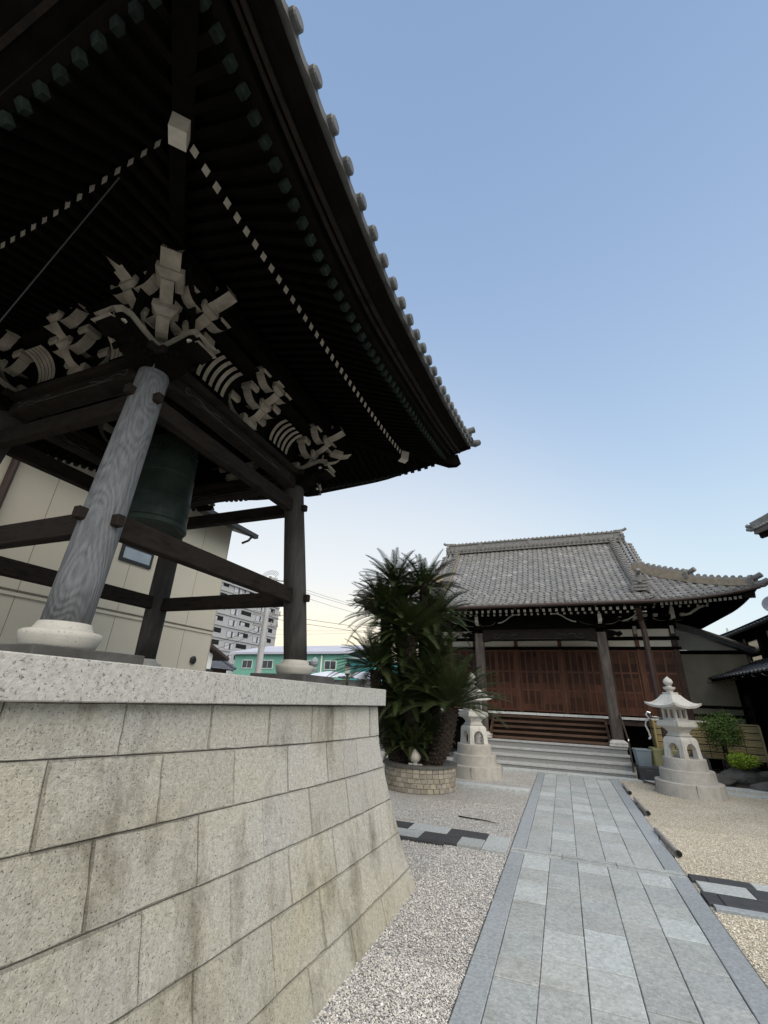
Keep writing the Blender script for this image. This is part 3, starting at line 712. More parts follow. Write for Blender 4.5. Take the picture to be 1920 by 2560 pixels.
# soffit boards over both rafter tiers and the fascia between them
for side in range(4):
    n = NRM[side]; q = MB(); r0, r1, r2, r3 = [], [], [], []
    K = 28
    for i in range(K + 1):
        f = i / K
        def at(r, dz, ins=0.):
            a, c = span(r, side); return ringpt(r, side, a + (c - a) * f, dz, ins)
        inn = Vector((0, 0, 0)); w_ = (PY0 if side % 2 == 0 else PX0) - .1
        base = Vector((PC.x, PC.y, 0)); t = Vector((-n.y, n.x, 0)) if side in (0, 3) else Vector((-n.y, n.x, 0))
        tt = (-1 + 2 * f) * w_; ax = Vector((0, 1, 0)) if side % 2 == 0 else Vector((1, 0, 0))
        pin = base + n * (WALLX[0] - PC.x if side % 2 == 0 else WALLX[1] - PC.y) + ax * tt; pin.z = at(0, 0).z + .30
        r0.append(pin); r1.append(at(0, .034)); r2.append(at(0, .110, .06)); r3.append(at(1, .034, -.015))
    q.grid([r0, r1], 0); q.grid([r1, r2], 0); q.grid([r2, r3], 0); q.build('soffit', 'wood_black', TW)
    q = MB()
    q.sweep([ringpt(1, side, span(1, side)[0] + (span(1, side)[1] - span(1, side)[0]) * i / K, .075, -.02) for i in range(K + 1)], [(-.03, -.04), (.03, -.04), (.03, .04), (-.03, .04)], mi=0)
    # deep boards from the flying rafters out to the tile bed
    def e2(f, r, dz, ins): a, c = span(r, side); return ringpt(r, side, a + (c - a) * f, dz, ins)
    q.grid([[e2(i / K, 1, .115, -.05) for i in range(K + 1)], [e2(i / K, 2, -.10, .10) for i in range(K + 1)], [e2(i / K, 2, -.085, .085) for i in range(K + 1)], [e2(i / K, 2, -.085, .02) for i in range(K + 1)]], 0)
    for f_ in (.30, .62):
        q.sweep([e2(i / K, 1, .100, -.05).lerp(e2(i / K, 2, -.115, .10), f_) for i in range(K + 1)], [(-.012, -.014), (.012, -.014), (.012, .014), (-.012, .014)], mi=1)
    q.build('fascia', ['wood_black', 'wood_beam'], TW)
# the roof: curved slopes, eave tiles with round ends, hips and ridge
rf = MB(); RZ = 6.15
rx0, rx1, ry = PC.x - .6, PC.x + .6, PC.y - .0
for side in range(4):
    a, c = span(2, side); w = c - a; NC = int(w / .19); rows = []; SUB = 6; NV = 14
    for j in range(NV + 1):
        v = j / NV; row = []
        for i in range(NC * SUB + 1):
            f = i / (NC * SUB); u = a + w * f; e = ringpt(2, side, u)
            if side % 2 == 0: top = Vector((rx1 if side == 0 else rx0, ry, RZ))
            else: top = Vector((rx0 + (rx1 - rx0) * f, ry, RZ))
            p = e.lerp(top, v); p.z = e.z + (RZ - e.z) * (.52 * v + .48 * v * v)
            ph = (i % SUB) / SUB; roll = max(0, math.cos(2 * math.pi * (ph))) ** .7 * .052 - .014
            p.z += roll * (1 - .55 * v) + .018 * (1 - (v * 7) % 1)
            row.append(p)
        rows.append(row)
    rf.grid(rows, 0, flip=side in (1, 2))
    n = NRM[side]; ax = Vector((0, 1, 0)) if side % 2 == 0 else Vector((1, 0, 0))
    # under-edge of the tile bed and the round end caps
    e0 = [ringpt(2, side, a + w * i / (NC * SUB)) for i in range(NC * SUB + 1)]
    low = []
    for i, p in enumerate(e0):
        ph = (i % SUB) / SUB; low.append(p - U * (.040 + .022 * (0.5 - 0.5 * math.cos(2 * math.pi * ph))) + n * .004)
    rf.grid([low, [rows[0][i] + n * .004 for i in range(len(low))]], 1, flip=side in (1, 2))
    rf.grid([[p - n * .12 - U * .0 for p in low], low], 1, flip=side in (1, 2))
    for k in range(NC + 1):
        p = ringpt(2, side, a + w * k / NC)
        if min(abs(p.x - XR3), 9) < 9:
            cc = p + U * .022; rr = .047; o = len(rf.v); m = 14
            B = [cc - n * .10 + ax * rr * math.cos(6.283 * i / m) + U * rr * math.sin(6.283 * i / m) for i in range(m)]
            F = [cc + n * .028 + ax * rr * math.cos(6.283 * i / m) + U * rr * math.sin(6.283 * i / m) for i in range(m)]
            G = [cc + n * .036 + ax * rr * .80 * math.cos(6.283 * i / m) + U * rr * .80 * math.sin(6.283 * i / m) for i in range(m)]
            H = [cc + n * .036 + ax * rr * .40 * math.cos(6.283 * i / m) + U * rr * .40 * math.sin(6.283 * i / m) for i in range(m)]
            rf.add(B + F + G + H, [(r_ * m + i, r_ * m + (i + 1) % m, r_ * m + m + (i + 1) % m, r_ * m + m + i) for r_ in range(3) for i in range(m)] + [tuple(range(3 * m, 4 * m))], 1)
for sx, sy in ((1, -1), (1, 1), (-1, 1), (-1, -1)):
    x = XR3 if sx > 0 else XL3; y = YB3 if sy > 0 else YF3; d = Vector((sx, sy, 0)).normalized()
    e = Vector((x, y, interp(y, Z3[0 if sx > 0 else 2]))); top = Vector((rx1 if sx > 0 else rx0, ry, RZ))
    pth = []
    for j in range(14):
        v = j / 13; p = e.lerp(top, v); p.z = e.z + (RZ - e.z) * (.52 * v + .48 * v * v) + .10; pth.append(p)
    rf.sweep(pth[1:], [(-.09, -.1), (.09, -.1), (.09, .06), (.05, .12), (-.05, .12), (-.09, .06)], mi=1)
    # stacked corner tiles curling outward
    for k, (o_, z_, r_, L_) in enumerate(((-.02, .02, .055, .16), (-.16, .12, .05, .15), (-.30, .21, .05, .15))):
        c0 = e + d * o_ + U * z_
        rf.tube([c0 - d * .2, c0, c0 + d * L_ * .6 + U * .012, c0 + d * L_ + U * .05], r_, 10, 1, scales=[1, 1, .95, .8])
    for sgn in (1, -1):
        tv = Vector((-d.y, d.x, 0)) * sgn
        c0 = e - d * .30 + tv * .13 + U * .05
        rf.tube([c0 - d * .15, c0 + d * .12 + tv * .05, c0 + d * .2 + tv * .10 + U * .03], .045, 10, 1)
rf.beam((rx0 - .15, ry, RZ + .12), (rx1 + .15, ry, RZ + .12), .28, .4, mi=1)
rf.tube([(rx0 - .2, ry, RZ + .36), (rx1 + .2, ry, RZ + .36)], .08, 10, 1)
rf.build('roof', ['eave_tile', 'eave_tile'], TW)
q = MB(); q.tube([(-2.0, .80, 4.22), (-3.2, .95, 3.2), (-3.3, 1.2, 3.0)], .004, 5)
q.build('cable', 'wire', TW)

# bell
bl = thing('temple_bell', (PC.x, PC.y, 2.93), 'big green bronze bell hanging inside the dark wooden tower', 'bell')
q = MB(); q.lathe([(.235, 2.95), (.285, 2.93), (.298, 2.945), (.298, 2.985), (.287, 3.0), (.283, 3.08), (.287, 3.085), (.287, 3.10), (.281, 3.105), (.277, 3.20), (.281, 3.205), (.281, 3.22), (.275, 3.225), (.262, 3.45), (.266, 3.455), (.266, 3.475), (.259, 3.48), (.243, 3.76), (.225, 3.83), (.18, 3.875), (.10, 3.89), (.235, 3.80), (.262, 3.4), (.25, 3.0), (.235, 2.951)], 48, (PC.x, PC.y, 0))
for i in range(4):
    a0 = i * math.pi / 2 + .3
    for j in range(4):
        for k in range(5):
            a = a0 + (k - 2) * .17; z = 3.55 + j * .055; r = .25
            q.lathe([(.012, -.01), (.012, .006), (.006, .014)], 6, (PC.x + r * math.cos(a), PC.y + r * math.sin(a), z))
q.build('body', 'bronze', bl, smooth=False)
q = MB(); q.tube([(PC.x, PC.y - .09, 3.87), (PC.x, PC.y - .07, 3.98), (PC.x, PC.y, 4.03), (PC.x, PC.y + .07, 3.98), (PC.x, PC.y + .09, 3.87)], .028, 8); q.build('hanging_loop', 'bronze', bl)

# ------------------------------------------------------------------ main hall
HX, HY = -.60, 16.2
HL = thing('temple_hall', (HX, 19.3, 0), 'wide temple hall with grey tile roof and red brown wooden doors, behind the steps', 'temple hall')
EZ = 4.50; YE = 14.55; HWX = 6.05; YR = 19.35; GB = 3.62
def mainz(d): return EZ + .50 * d + .0475 * d * d
def lift(dx): return .30 * max(0, (abs(dx) - 3.2) / 2.85) ** 2.2
def tiles(mb, fn, us, vs, pitch_sub, mi=0, wave=.030, step=.030, flip=False):
    """fn(u, v) -> point; columns of pan tiles along u (list of column edges), courses along v, each course stepping over the one below"""
    SUB = pitch_sub; nu = len(us) - 1
    uu = []; ph = []
    for i in range(nu):
        for k in range(SUB): uu.append(us[i] + (us[i + 1] - us[i]) * k / SUB); ph.append(k / SUB)
    uu.append(us[-1]); ph.append(0.)
    for j in range(len(vs) - 1):
        A, B = [], []
        for u, p in zip(uu, ph):
            wv = (math.sin(2 * math.pi * p) * .5 + .28 * math.sin(4 * math.pi * p + .6)) * wave * 1.3
            a = Vector(fn(u, vs[j])); c = Vector(fn(u, vs[j + 1]))
            jit = math.sin(u * 91.7 + j * 37.3) * .003
            A.append((a, a + Vector((0, 0, wv + step + jit)))); B.append(c + Vector((0, 0, wv)))
        o = len(mb.v); m = len(uu)
        V = [a[0] + Vector((0, 0, -.0)) if False else a[0] for a in A] + [a[1] for a in A] + B
        F = []; T = []
        base = len(mb.f)
        for i in range(m - 1):
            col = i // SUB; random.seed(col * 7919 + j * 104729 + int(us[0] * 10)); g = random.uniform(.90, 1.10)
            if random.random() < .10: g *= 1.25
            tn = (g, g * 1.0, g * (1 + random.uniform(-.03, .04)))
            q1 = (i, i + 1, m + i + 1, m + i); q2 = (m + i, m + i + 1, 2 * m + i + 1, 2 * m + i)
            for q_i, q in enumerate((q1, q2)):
                k_ = random.choice((1., 1.25, 1.55)) if q_i == 0 else 1.; F.append(q[::-1] if flip else q); T.append(tuple(min(2.2, x * k_) for x in tn))  # front lips lightened at random: sky glints painted into the tint
        for p in V: mb.v.append(tuple(p))
        for f, t_ in zip(F, T): mb.f.append(tuple(o + k for k in f)); mb.m.append(mi); mb.t.append(t_)
    random.seed(11)
def lin(a, b, n): return [a + (b - a) * i / n for i in range(n + 1)]
rf = MB()
# porch roof: the front slope runs on down over the steps
YK, KX0, KX1 = 13.32, -3.78, 2.66
def frontz(y):
    if y >= 15.6: return mainz(y - YE)
    t = 15.6 - y; return mainz(15.6 - YE) - .605 * t + .105 * t * t
ncol = 32
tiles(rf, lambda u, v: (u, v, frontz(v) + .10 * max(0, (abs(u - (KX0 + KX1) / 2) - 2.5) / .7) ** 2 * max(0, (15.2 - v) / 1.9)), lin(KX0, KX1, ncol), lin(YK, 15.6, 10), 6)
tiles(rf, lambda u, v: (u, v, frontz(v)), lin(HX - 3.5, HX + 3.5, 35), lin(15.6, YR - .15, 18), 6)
# main eaves left and right of the porch, up to the hip lines
def hipfront(sg):
    def fn(u, v):
        dx = u - HX; dmax = max(.0, HWX - abs(dx)); d = min(v, dmax); return (u, YE + d, mainz(d) + lift(dx) * (1 - .3 * d / 2.4))
    return fn
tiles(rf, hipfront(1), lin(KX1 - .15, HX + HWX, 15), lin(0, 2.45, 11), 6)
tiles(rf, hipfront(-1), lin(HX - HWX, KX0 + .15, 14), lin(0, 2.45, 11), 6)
# hip sides
for sg in (1, -1):
    def fn(u, v, sg=sg):
        dy = abs(u - YR); dmax = max(0, YR - YE - dy + .0); d = min(v, dmax, 2.45)
        return (HX + sg * (HWX - d), u, mainz(d) + .30 * max(0, (dy - 1.9) / 2.9) ** 2.2 * (1 - .3 * d / 2.4))
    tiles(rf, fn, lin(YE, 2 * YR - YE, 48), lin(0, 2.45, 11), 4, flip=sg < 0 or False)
# verge strip beyond the descending ridge (curling down a little at the edge)
for sg in (1, -1):
    def fn(u, v, sg=sg):
        k = (u) ; return (HX + sg * (3.40 + k), v, mainz(v - YE) - .22 * (k / .5) ** 2)
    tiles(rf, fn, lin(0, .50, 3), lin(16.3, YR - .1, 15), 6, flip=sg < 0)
    g = MB(); n = 12
    pts = [(HX + sg * 3.55, 16.4 + (YR - 16.4) * i / n, mainz(16.4 + (YR - 16.4) * i / n - YE) - .15) for i in range(n + 1)]
    pts2 = [(x, 2 * YR - y, z) for x, y, z in pts[::-1]]
    rf.add(pts + pts2[1:], [tuple(range(len(pts) + len(pts2) - 1))], 1)
    # barge tiles along the verge
    ve = [(HX + sg * 3.92, y, mainz(y - YE) - .16) for y in lin(16.3, YR - .1, 16)]
    rf.sweep(ve, [(-.04, -.06), (.04, -.06), (.04, .05), (-.04, .05)], mi=2)
    for i in range(16):
        y = 16.35 + (YR - 16.5) * i / 15; rf.tube([(HX + sg * 3.82, y, mainz(y - YE) - .09), (HX + sg * 3.99, y, mainz(y - YE) - .13)], .05, 8, 2)
# rear slope (plain)
rf.grid([[(x, YR + (YR - YE) * f, mainz((YR - YE) * (1 - f))) for x in (HX - 3.6, HX + 3.6)] for f in lin(0, 1, 8)], 0)
for sg in (1, -1): rf.grid([[(HX + sg * 3.6, 2 * YR - YE - 2.45 + (2.45) * f, mainz(2.45 * (1 - f))) for f in lin(0, 1, 4)], [(HX + sg * (3.6 + 2.45 * f), 2 * YR - YE - 2.45 + 2.45 * f, mainz(2.45 * (1 - f))) for f in lin(0, 1, 4)]], 0)
# round caps on the porch eave and main eave
for i in range(ncol + 1):
    x = KX0 + (KX1 - KX0) * i / ncol; z = frontz(YK) + .10 * max(0, (abs(x - (KX0 + KX1) / 2) - 2.5) / .7) ** 2
    rf.tube([(x, YK + .12, z + .045), (x, YK - .02, z + .025)], .05, 8, 2)
for i in range(16):
    x = KX1 - .15 + (HX + HWX - KX1 + .15) * i / 15; z = EZ + lift(x - HX)
    rf.tube([(x, YE + .12, z + .05), (x, YE - .02, z + .02)], .05, 8, 2)
roof = rf.build('roof', ['roof_tile', 'wood_black', 'ridge_tile'], HL)
# main ridge: stacked tile courses with round bosses, end ornaments
q = MB(); zr = mainz(YR - YE); x0, x1 = HX - 3.72, HX + 3.68
for k, (hw, z0, z1) in enumerate(((.25, -.12, .02), (.20, .025, .09), (.18, .095, .16), (.165, .165, .23), (.155, .235, .30), (.19, .305, .34))):
    q.bb(x0 + .02 * k, x1 - .02 * k, YR - hw, YR + hw, zr + z0, zr + z1)
q.tube([(x0 - .05, YR, zr + .36), (x1 + .05, YR, zr + .36)], .075, 10)
for i in range(43):
    x = x0 + (x1 - x0) * i / 42; q.tube([(x, YR - .30, zr + .0), (x, YR - .2, zr + .03)], .05, 8); q.tube([(x, YR - .1, zr + .415), (x, YR + .1, zr + .415)], .03, 6)
for x in (HX - 2.2, HX, HX + 2.2): q.lathe([(.10, 0), (.11, .02), (.09, .035), (.05, .03)], 16, (0, 0, 0)); 
rot = Matrix.Rotation(math.pi / 2, 3, 'X')
nb = 3 * 4 * 16
for i in range(len(q.v) - nb, len(q.v)):
    k = (i - (len(q.v) - nb)) // 64; p = rot @ Vector(q.v[i]); q.v[i] = tuple(p + Vector(((HX - 2.2, HX, HX + 2.2)[k], YR - .165, zr + .20)))
q.build('ridge', 'ridge_tile', roof)
def ornament(o, d, k=1., name='ridge_ornament'):
    """demon-tile style end: stepped plate with scrolls and horn tiles"""
    s = Vector((-d.y, d.x, 0)); q = MB()
    pl = [(-.28, -.30), (-.34, -.1), (-.27, .02), (-.30, .16), (-.2, .30), (-.12, .42), (.12, .42), (.2, .30), (.30, .16), (.27, .02), (.34, -.1), (.28, -.30), (.1, -.22), (-.1, -.22)]
    q.prism([(x * k, y * k) for x, y in pl], (o, s, U, d), .12 * k)
    for z in (-.18, -.05, .08, .2): q.beam(o - s * .24 * k + U * z * k - d * .05 * k, o + s * .24 * k + U * z * k - d * .05 * k, .3 * k, .07 * k)
    for sg in (1, -1):
        c = o + s * sg * .17 * k - U * .08 * k + d * .06 * k
        q.tube([c + (s * sg * math.cos(t * .55) + U * math.sin(t * .55)) * (.02 + .008 * t) * k for t in range(12)], .025 * k, 6)
    c = o + d * .07 * k + U * .1 * k; q.lathe([(.0, -.0), (.10 * k, .0), (.09 * k, .05 * k), (.03 * k, .07 * k)], 12, c)
    q.tube([o - d * .35 * k + U * .46 * k, o + d * .0 * k + U * .47 * k, o + d * .16 * k + U * .50 * k, o + d * .28 * k + U * .57 * k], .075 * k, 10)
    return q.build(name, 'ridge_tile', roof)
for sg in (1, -1): ornament(Vector((HX + sg * 3.70 - .02, YR, zr + .06)), Vector((sg, 0, 0)), .78)
# descending ridges with ribbed tiles
for sg in (1, -1):
    q = MB(); xk = HX + sg * 3.28; ys = lin(15.35, YR - .25, 26)
    ph = [(xk, y, frontz(y) + .12) for y in ys]
    q.sweep(ph, [(-.115, -.16), (.115, -.16), (.115, .02), (-.115, .02)], mi=1)
    for y in lin(15.4, YR - .3, 27):
        z = frontz(y) + .15; dz = (frontz(y + .05) - frontz(y - .05)) / .1; dv = Vector((0, 1, dz)).normalized()
        c = Vector((xk, y, z)); m = 9
        prof_ = [(.13 * math.cos(a), .10 * math.sin(a)) for a in lin(0, math.pi, m)]
        q.sweep([c - dv * .045, c + dv * .035], prof_, mi=0)
    # thin roll beside it
    q.tube([(xk + sg * .30, y, mainz(y - YE) + .04) for y in lin(16.2, YR - .2, 12)], .055, 8, 0); q.tube([(xk + sg * .47, y, mainz(y - YE) + .02) for y in lin(16.2, YR - .2, 12)], .05, 8, 0)
    q.build('descending_ridge', ['ridge_tile', 'ridge_tan'], roof)
    ornament(Vector((xk, 15.22, frontz(15.3) + .20)), Vector((0, -1, 0)), .80)
    # hip ridges in two steps with raised ends
    q = MB(); dd = Vector((sg, -1, 0)).normalized()
    def hp(d, up_): x = HX + sg * (HWX - d); return Vector((x, YE + d, mainz(d) + lift(x - HX) * (1 - .3 * d / 2.4) + up_))
    up1 = [hp(d, .10) for d in lin(2.55, .12, 10)]; q.sweep(up1, [(-.13, -.12), (.13, -.12), (.13, .06), (-.13, .06)], mi=1)
    q.sweep([p + U * .085 for p in up1], [(-.10, -.03), (.10, -.03), (.07, .04), (-.07, .04)], mi=0)
    up2 = [hp(d, .20) for d in lin(2.5, 1.35, 8)]; q.sweep(up2, [(-.12, -.1), (.12, -.1), (.12, .08), (-.12, .08)], mi=1)
    q.sweep([p + U * .10 for p in up2], [(-.09, -.03), (.09, -.03), (.06, .05), (-.06, .05)], mi=0)
    for i in range(9): 
        p = hp(2.4 - i * .13, .34); q.tube([p - dd * .03, p + dd * .03], .075, 8, 0)
    for i in range(8):
        p = hp(1.2 - i * .13, .22); q.tube([p - dd * .03, p + dd * .03], .075, 8, 0)
    for d0, z0 in ((1.28, .30), (.10, .20)):
        p = hp(d0, z0)
        q.tube([p - dd * .25, p + dd * .06, p + dd * .16 + U * .03, p + dd * .24 + U * .06], .075, 10, 0)
        q.prism([(-.16, -.22), (.16, -.22), (.18, -.02), (.1, .08), (-.1, .08), (-.18, -.02)], (p, Vector((dd.y, -dd.x, 0)), U, dd), .09, 0)
    p = hp(0, .03); q.tube([p - dd * .25, p + dd * .08, p + dd * .22 + U * .07], .10, 10, 0, scales=[1, 1, .8])
    q.build('hip_ridge', ['ridge_tile', 'ridge_tan'], roof)
# gutters, downpipe
q = MB(); q.tube([(KX0 + .4, YK - .06, frontz(YK) - .045), (KX1 + .02, YK - .06, frontz(YK) - .03)], .05, 10); 
for i in range(9): x = KX0 + .6 + i * .72; q.bb(x - .008, x + .008, YK - .07, YK + .1, frontz(YK) - .14, frontz(YK) - .09)
q.build('gutter', 'gutter_brown', HL)
for sg in (1, -1):
    q = MB(); xa = KX1 if sg > 0 else KX0
    q.tube([(x, YE - .06, EZ - .05 + lift(x - HX)) for x in lin(xa, HX + sg * (HWX - .05), 8)], .048, 10); q.build('gutter', 'gutter_brown', HL)
q = MB(); q.tube([(2.20, 13.5, 4.12), (2.24, 13.62, 4.02), (2.30, 14.0, 3.85), (2.34, 14.05, 3.6), (2.36, 14.08, 1.3), (2.36, 14.08, .1)], .075, 10); q.build('downpipe', 'gutter_brown', HL)
# rafters with white painted ends
def hraft(p0, p1, w=.072, h=.085):
    q = MB(); q.beam(p0, p1, w, h, mi=0, endmi=1); q.build('rafter', ['rafter_wood', 'end_white'], HL)
n = 34
for i in range(n):
    x = -3.6 + 5.85 * i / (n - 1); hraft((x, 15.2, 4.64), (x, 13.52, 4.10))
for i in range(n - 4):
    x = -3.2 + 5.4 * i / (n - 5); 
    if i % 1 == 0: hraft((x, 15.2, 4.50), (x, 13.95, 4.07), .06, .06)
for i in range(17):
    x = 3.06 + 1.94 * i / 16; z = 4.42 + lift(x - HX) * .55; run = min(1.4, HX + HWX - .1 - x + .2); hraft((x, 14.78 + run, z + .42 * run), (x, 14.78, z))
q = MB()
for i in range(8): x = 2.7 + .0 + 1.6 * i / 7; q.beam((x, 16.1, 4.75), (x, 15.25, 4.42), .06, .06, mi=0, endmi=1)
for i in range(14): x = -5.9 + 2.2 * i / 13; z = 4.42 + lift(x - HX) * .55; q.beam((x, 14.78 + min(1.4, x + 6.6), z + .3), (x, 14.78, z), .07, .085, mi=0, endmi=1)
for i in range(46):                       # side eave seen edge-on
    y = 14.9 + i * .17; z = 4.42 + .16 * max(0, (abs(y - YR) - 1.9) / 2.9) ** 2.2; rn = max(.25, min(1.6, y - 14.7)); q.beam((HX + HWX - .22 - rn, y, z + .27 * rn), (HX + HWX - .22, y, z), .07, .085, mi=0, endmi=0)
tag(q.build('rafter', ['rafter_wood', 'end_white'], HL), kind='stuff')
for sg in (1, -1):
    q = MB(); q.beam((HX + sg * 4.2, YE + 1.9, 4.9), (HX + sg * (HWX - .15), YE + .15, 4.58), .14, .17, mi=0, endmi=0); q.build('hip_rafter', 'wood_beam', HL)
# soffit boards
q = MB()
q.grid([[(KX0 + .1, 15.6, 4.80), (KX1 - .05, 15.6, 4.80)], [(KX0 + .1, 13.42, 4.16), (KX1 - .05, 13.42, 4.16)]], 0)
for sg in (1, -1):
    xs_ = lin(HX + sg * 3.2, HX + sg * (HWX - .08), 8)
    q.grid([[(HX + sg * 3.0 + (x - HX - sg * 3.2) * .45, 16.3, 4.93) for x in xs_], [(x, YE + .1, 4.47 + lift(x - HX)) for x in xs_]], 0)
    ys = lin(YE + .1, 24, 14)
    q.grid([[(HX + sg * 4.0, max(y, 16.2), 4.98) for y in ys], [(HX + sg * (HWX - .08), y, 4.46 + .30 * max(0, (abs(y - YR) - 1.9) / 2.9) ** 2.2) for y in ys]], 0)
q.bb(KX0, KX1, 13.38, 13.42, frontz(YK) - .10, frontz(YK) - .01, 0)
q.build('soffit', 'wood_black', HL)
# walls: posts, beams, plaster strips, doors
PXS = [-4.65, -3.62, -2.71, -1.31, .11, 1.51, 2.42, 3.45]
FZ = 1.30
for x in PXS:
    q = MB(); w = .17 if x in (-4.65, 3.45, -2.71, 1.51) else .12; q.bb(x - w / 2, x + w / 2, HY - .10, HY + .08, .35, 4.35); q.build('wall_post', 'door_frame' if x in (-1.31, .11, 2.42) else 'wood_brown', HL, bevel=.006)
q = MB()
for z0, z1, o in ((3.26, 3.345, .115), (3.545, 3.655, .105), (3.895, 4.02, .105)): q.bb(-4.8, 3.6, HY - o, HY - .02, z0, z1)
q.bb(-4.8, 3.6, HY - .06, HY + .06, 4.03, 4.85); q.build('lintel', 'wood_black', HL, bevel=.004)
for a, c in zip(PXS[:-1], PXS[1:]):
    for z0, z1 in ((3.345, 3.545), (3.655, 3.895)):
        q = MB(); q.bb(a + .05, c - .05, HY - .055, HY - .02, z0 + .002, z1 - .002); q.build('plaster_panel', 'plaster', HL)
for a, c in zip(PXS[:-1], PXS[1:]):
    wide = c - a > 1.2; np_ = 2 if wide else 1
    for k in range(np_):
        x0 = a + .06 + (c - a - .12) * k / np_ + .003; x1 = a + .06 + (c - a - .12) * (k + 1) / np_ - .003; yy = HY - .02 - .03 * (k % 2)
        q = MB(); q.bb(x0, x1, yy, yy + .03, FZ + .03, 3.255, 0, gt(.75, 1.2, .05))
        ns = 3
        nb_ = 9
        for i in range(nb_):                        # horizontal boards, each varied in tone, upper ones darker
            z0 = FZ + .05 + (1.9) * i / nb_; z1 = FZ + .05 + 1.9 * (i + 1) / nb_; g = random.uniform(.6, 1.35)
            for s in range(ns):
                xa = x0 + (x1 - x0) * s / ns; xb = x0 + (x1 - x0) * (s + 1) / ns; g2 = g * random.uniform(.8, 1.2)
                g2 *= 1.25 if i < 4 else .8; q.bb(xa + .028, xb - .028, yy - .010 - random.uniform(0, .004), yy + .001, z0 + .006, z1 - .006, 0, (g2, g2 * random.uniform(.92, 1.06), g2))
        for s in range(ns + 1):
            x = x0 + (x1 - x0) * s / ns; x = min(max(x, x0 + .028), x1 - .028); q.bb(x - .027, x + .027, yy - .034, yy - .0015, FZ + .032, 3.252, 1)
        for z in (FZ + .06, 1.98, 2.55, 3.22): q.bb(x0 + .003, x1 - .003, yy - .027, yy - .001, z - .028, z + .028, 1)
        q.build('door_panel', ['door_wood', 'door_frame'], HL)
q = MB(); q.bb(-4.7, 3.5, HY + .10, HY + .2, .3, 4.8); q.bb(-4.75, -4.65, HY + .1, 23.5, .3, 4.8); q.bb(3.44, 3.54, HY + .1, 23.5, .3, 4.8); q.build('wall', 'wood_black', HL)
# veranda with pale edge, dark void below
VY = 15.32
q = MB(); q.bb(-5.2, 4.0, VY + .02, HY - .06, FZ - .07, FZ); q.bb(-5.2, 4.0, VY + .06, VY + .16, FZ - .22, FZ - .07)
for x in lin(-5.1, 3.9, 7): q.bb(x - .06, x + .06, VY + .06, VY + .18, .1, FZ - .22)
va = q.build('veranda', 'wood_brown', HL)
q = MB()
for i in range(23): x = -5.2 + i * .4; q.bb(x + .003, x + .397, VY - .0, VY + .018, FZ - .062, FZ + .004)
q.build('veranda_edge', 'white_paint', va)
q = MB(); q.bb(-5.0, 3.9, 15.9, 16.0, .1, FZ - .08); q.build('underfloor_board', 'wood_black', va)
# wooden steps
q = MB()
for i in range(5):
    z = FZ - .045 - .135 * (i + 0); y = VY - .06 - i * .20
    q.bb(-2.05, 1.05, y - .21, y + .0, z - .10 - .0, z - .04)
    q.bb(-2.04, 1.04, y - .03, y - .012, z - .17, z - .10)
for x in (-2.08, 1.08): q.add([(x - .03, VY - 1.15, .62), (x - .03, VY - .02, .62), (x - .03, VY - .02, FZ - .07), (x - .03, VY - .12, FZ - .07), (x - .03, VY - 1.15, .72), (x + .03, VY - 1.15, .62), (x + .03, VY - .02, .62), (x + .03, VY - .02, FZ - .07), (x + .03, VY - .12, FZ - .07), (x + .03, VY - 1.15, .72)], [(4, 3, 2, 1, 0), (5, 6, 7, 8, 9), (0, 1, 6, 5), (1, 2, 7, 6), (2, 3, 8, 7), (3, 4, 9, 8), (4, 0, 5, 9)])
q.bb(-2.0, 1.0, VY - .1, VY - .06, .6, FZ - .1)
q.build('wooden_steps', 'step_wood', HL, bevel=.006)
# porch: columns on stone bases, curved beam, brackets
CY = 14.3
for x in (-2.26, 1.26):
    q = MB(); q.sweep([(x, CY, .72), (x, CY, 3.55)], [(-.13, -.10), (-.10, -.13), (.10, -.13), (.13, -.10), (.13, .10), (.10, .13), (-.10, .13), (-.13, .10)], up=(0, 1, 0)); c_ = q.build('porch_column', 'column_wood', HL)
    q = MB(); q.box((x, CY, .635), (.46, .46, .05)); q.lathe([(.30, .66), (.31, .70), (.27, .735), (.21, .76), (.20, .77)], 4, (x, CY, 0), rot=math.pi / 4); q.build('column_base', 'lantern_white', HL, bevel=.008)
q = MB(); N = 24; rows = []
for i in range(N + 1):
    t = i / N; x = -2.13 + 3.26 * t; e = 1 - abs(2 * t - 1); c = .055 * min(1, e * 4)
    rows.append([(x, CY - .12, 3.30 + c), (x, CY - .14, 3.42), (x, CY - .14, 3.58), (x, CY - .10, 3.66), (x, CY + .10, 3.66), (x, CY + .14, 3.5), (x, CY + .12, 3.30 + c), (x, CY - .12, 3.30 + c)])
q.grid(rows, 0)
for e in (0, 1):
    sg = 1 if e == 0 else -1; cx_ = -2.13 + .42 if e == 0 else 1.13 - .42
    ph = [(cx_ + sg * math.cos(k * .5) * (.03 + .009 * k), CY - .145, 3.47 + math.sin(k * .5) * (.02 + .007 * k)) for k in range(14)]
    q.tube(ph, .012, 5, 1); q.tube([(ph[-1][0] + sg * .06 * k, CY - .145, ph[-1][2] + .02 * math.sin(k)) for k in range(9)], .011, 5, 1)
q.tube([(-1.2, CY - .14, 3.375), (.2, CY - .14, 3.375)], .01, 5, 1)
q.build('porch_beam', ['wood_beam', 'wood_weathered'], HL)
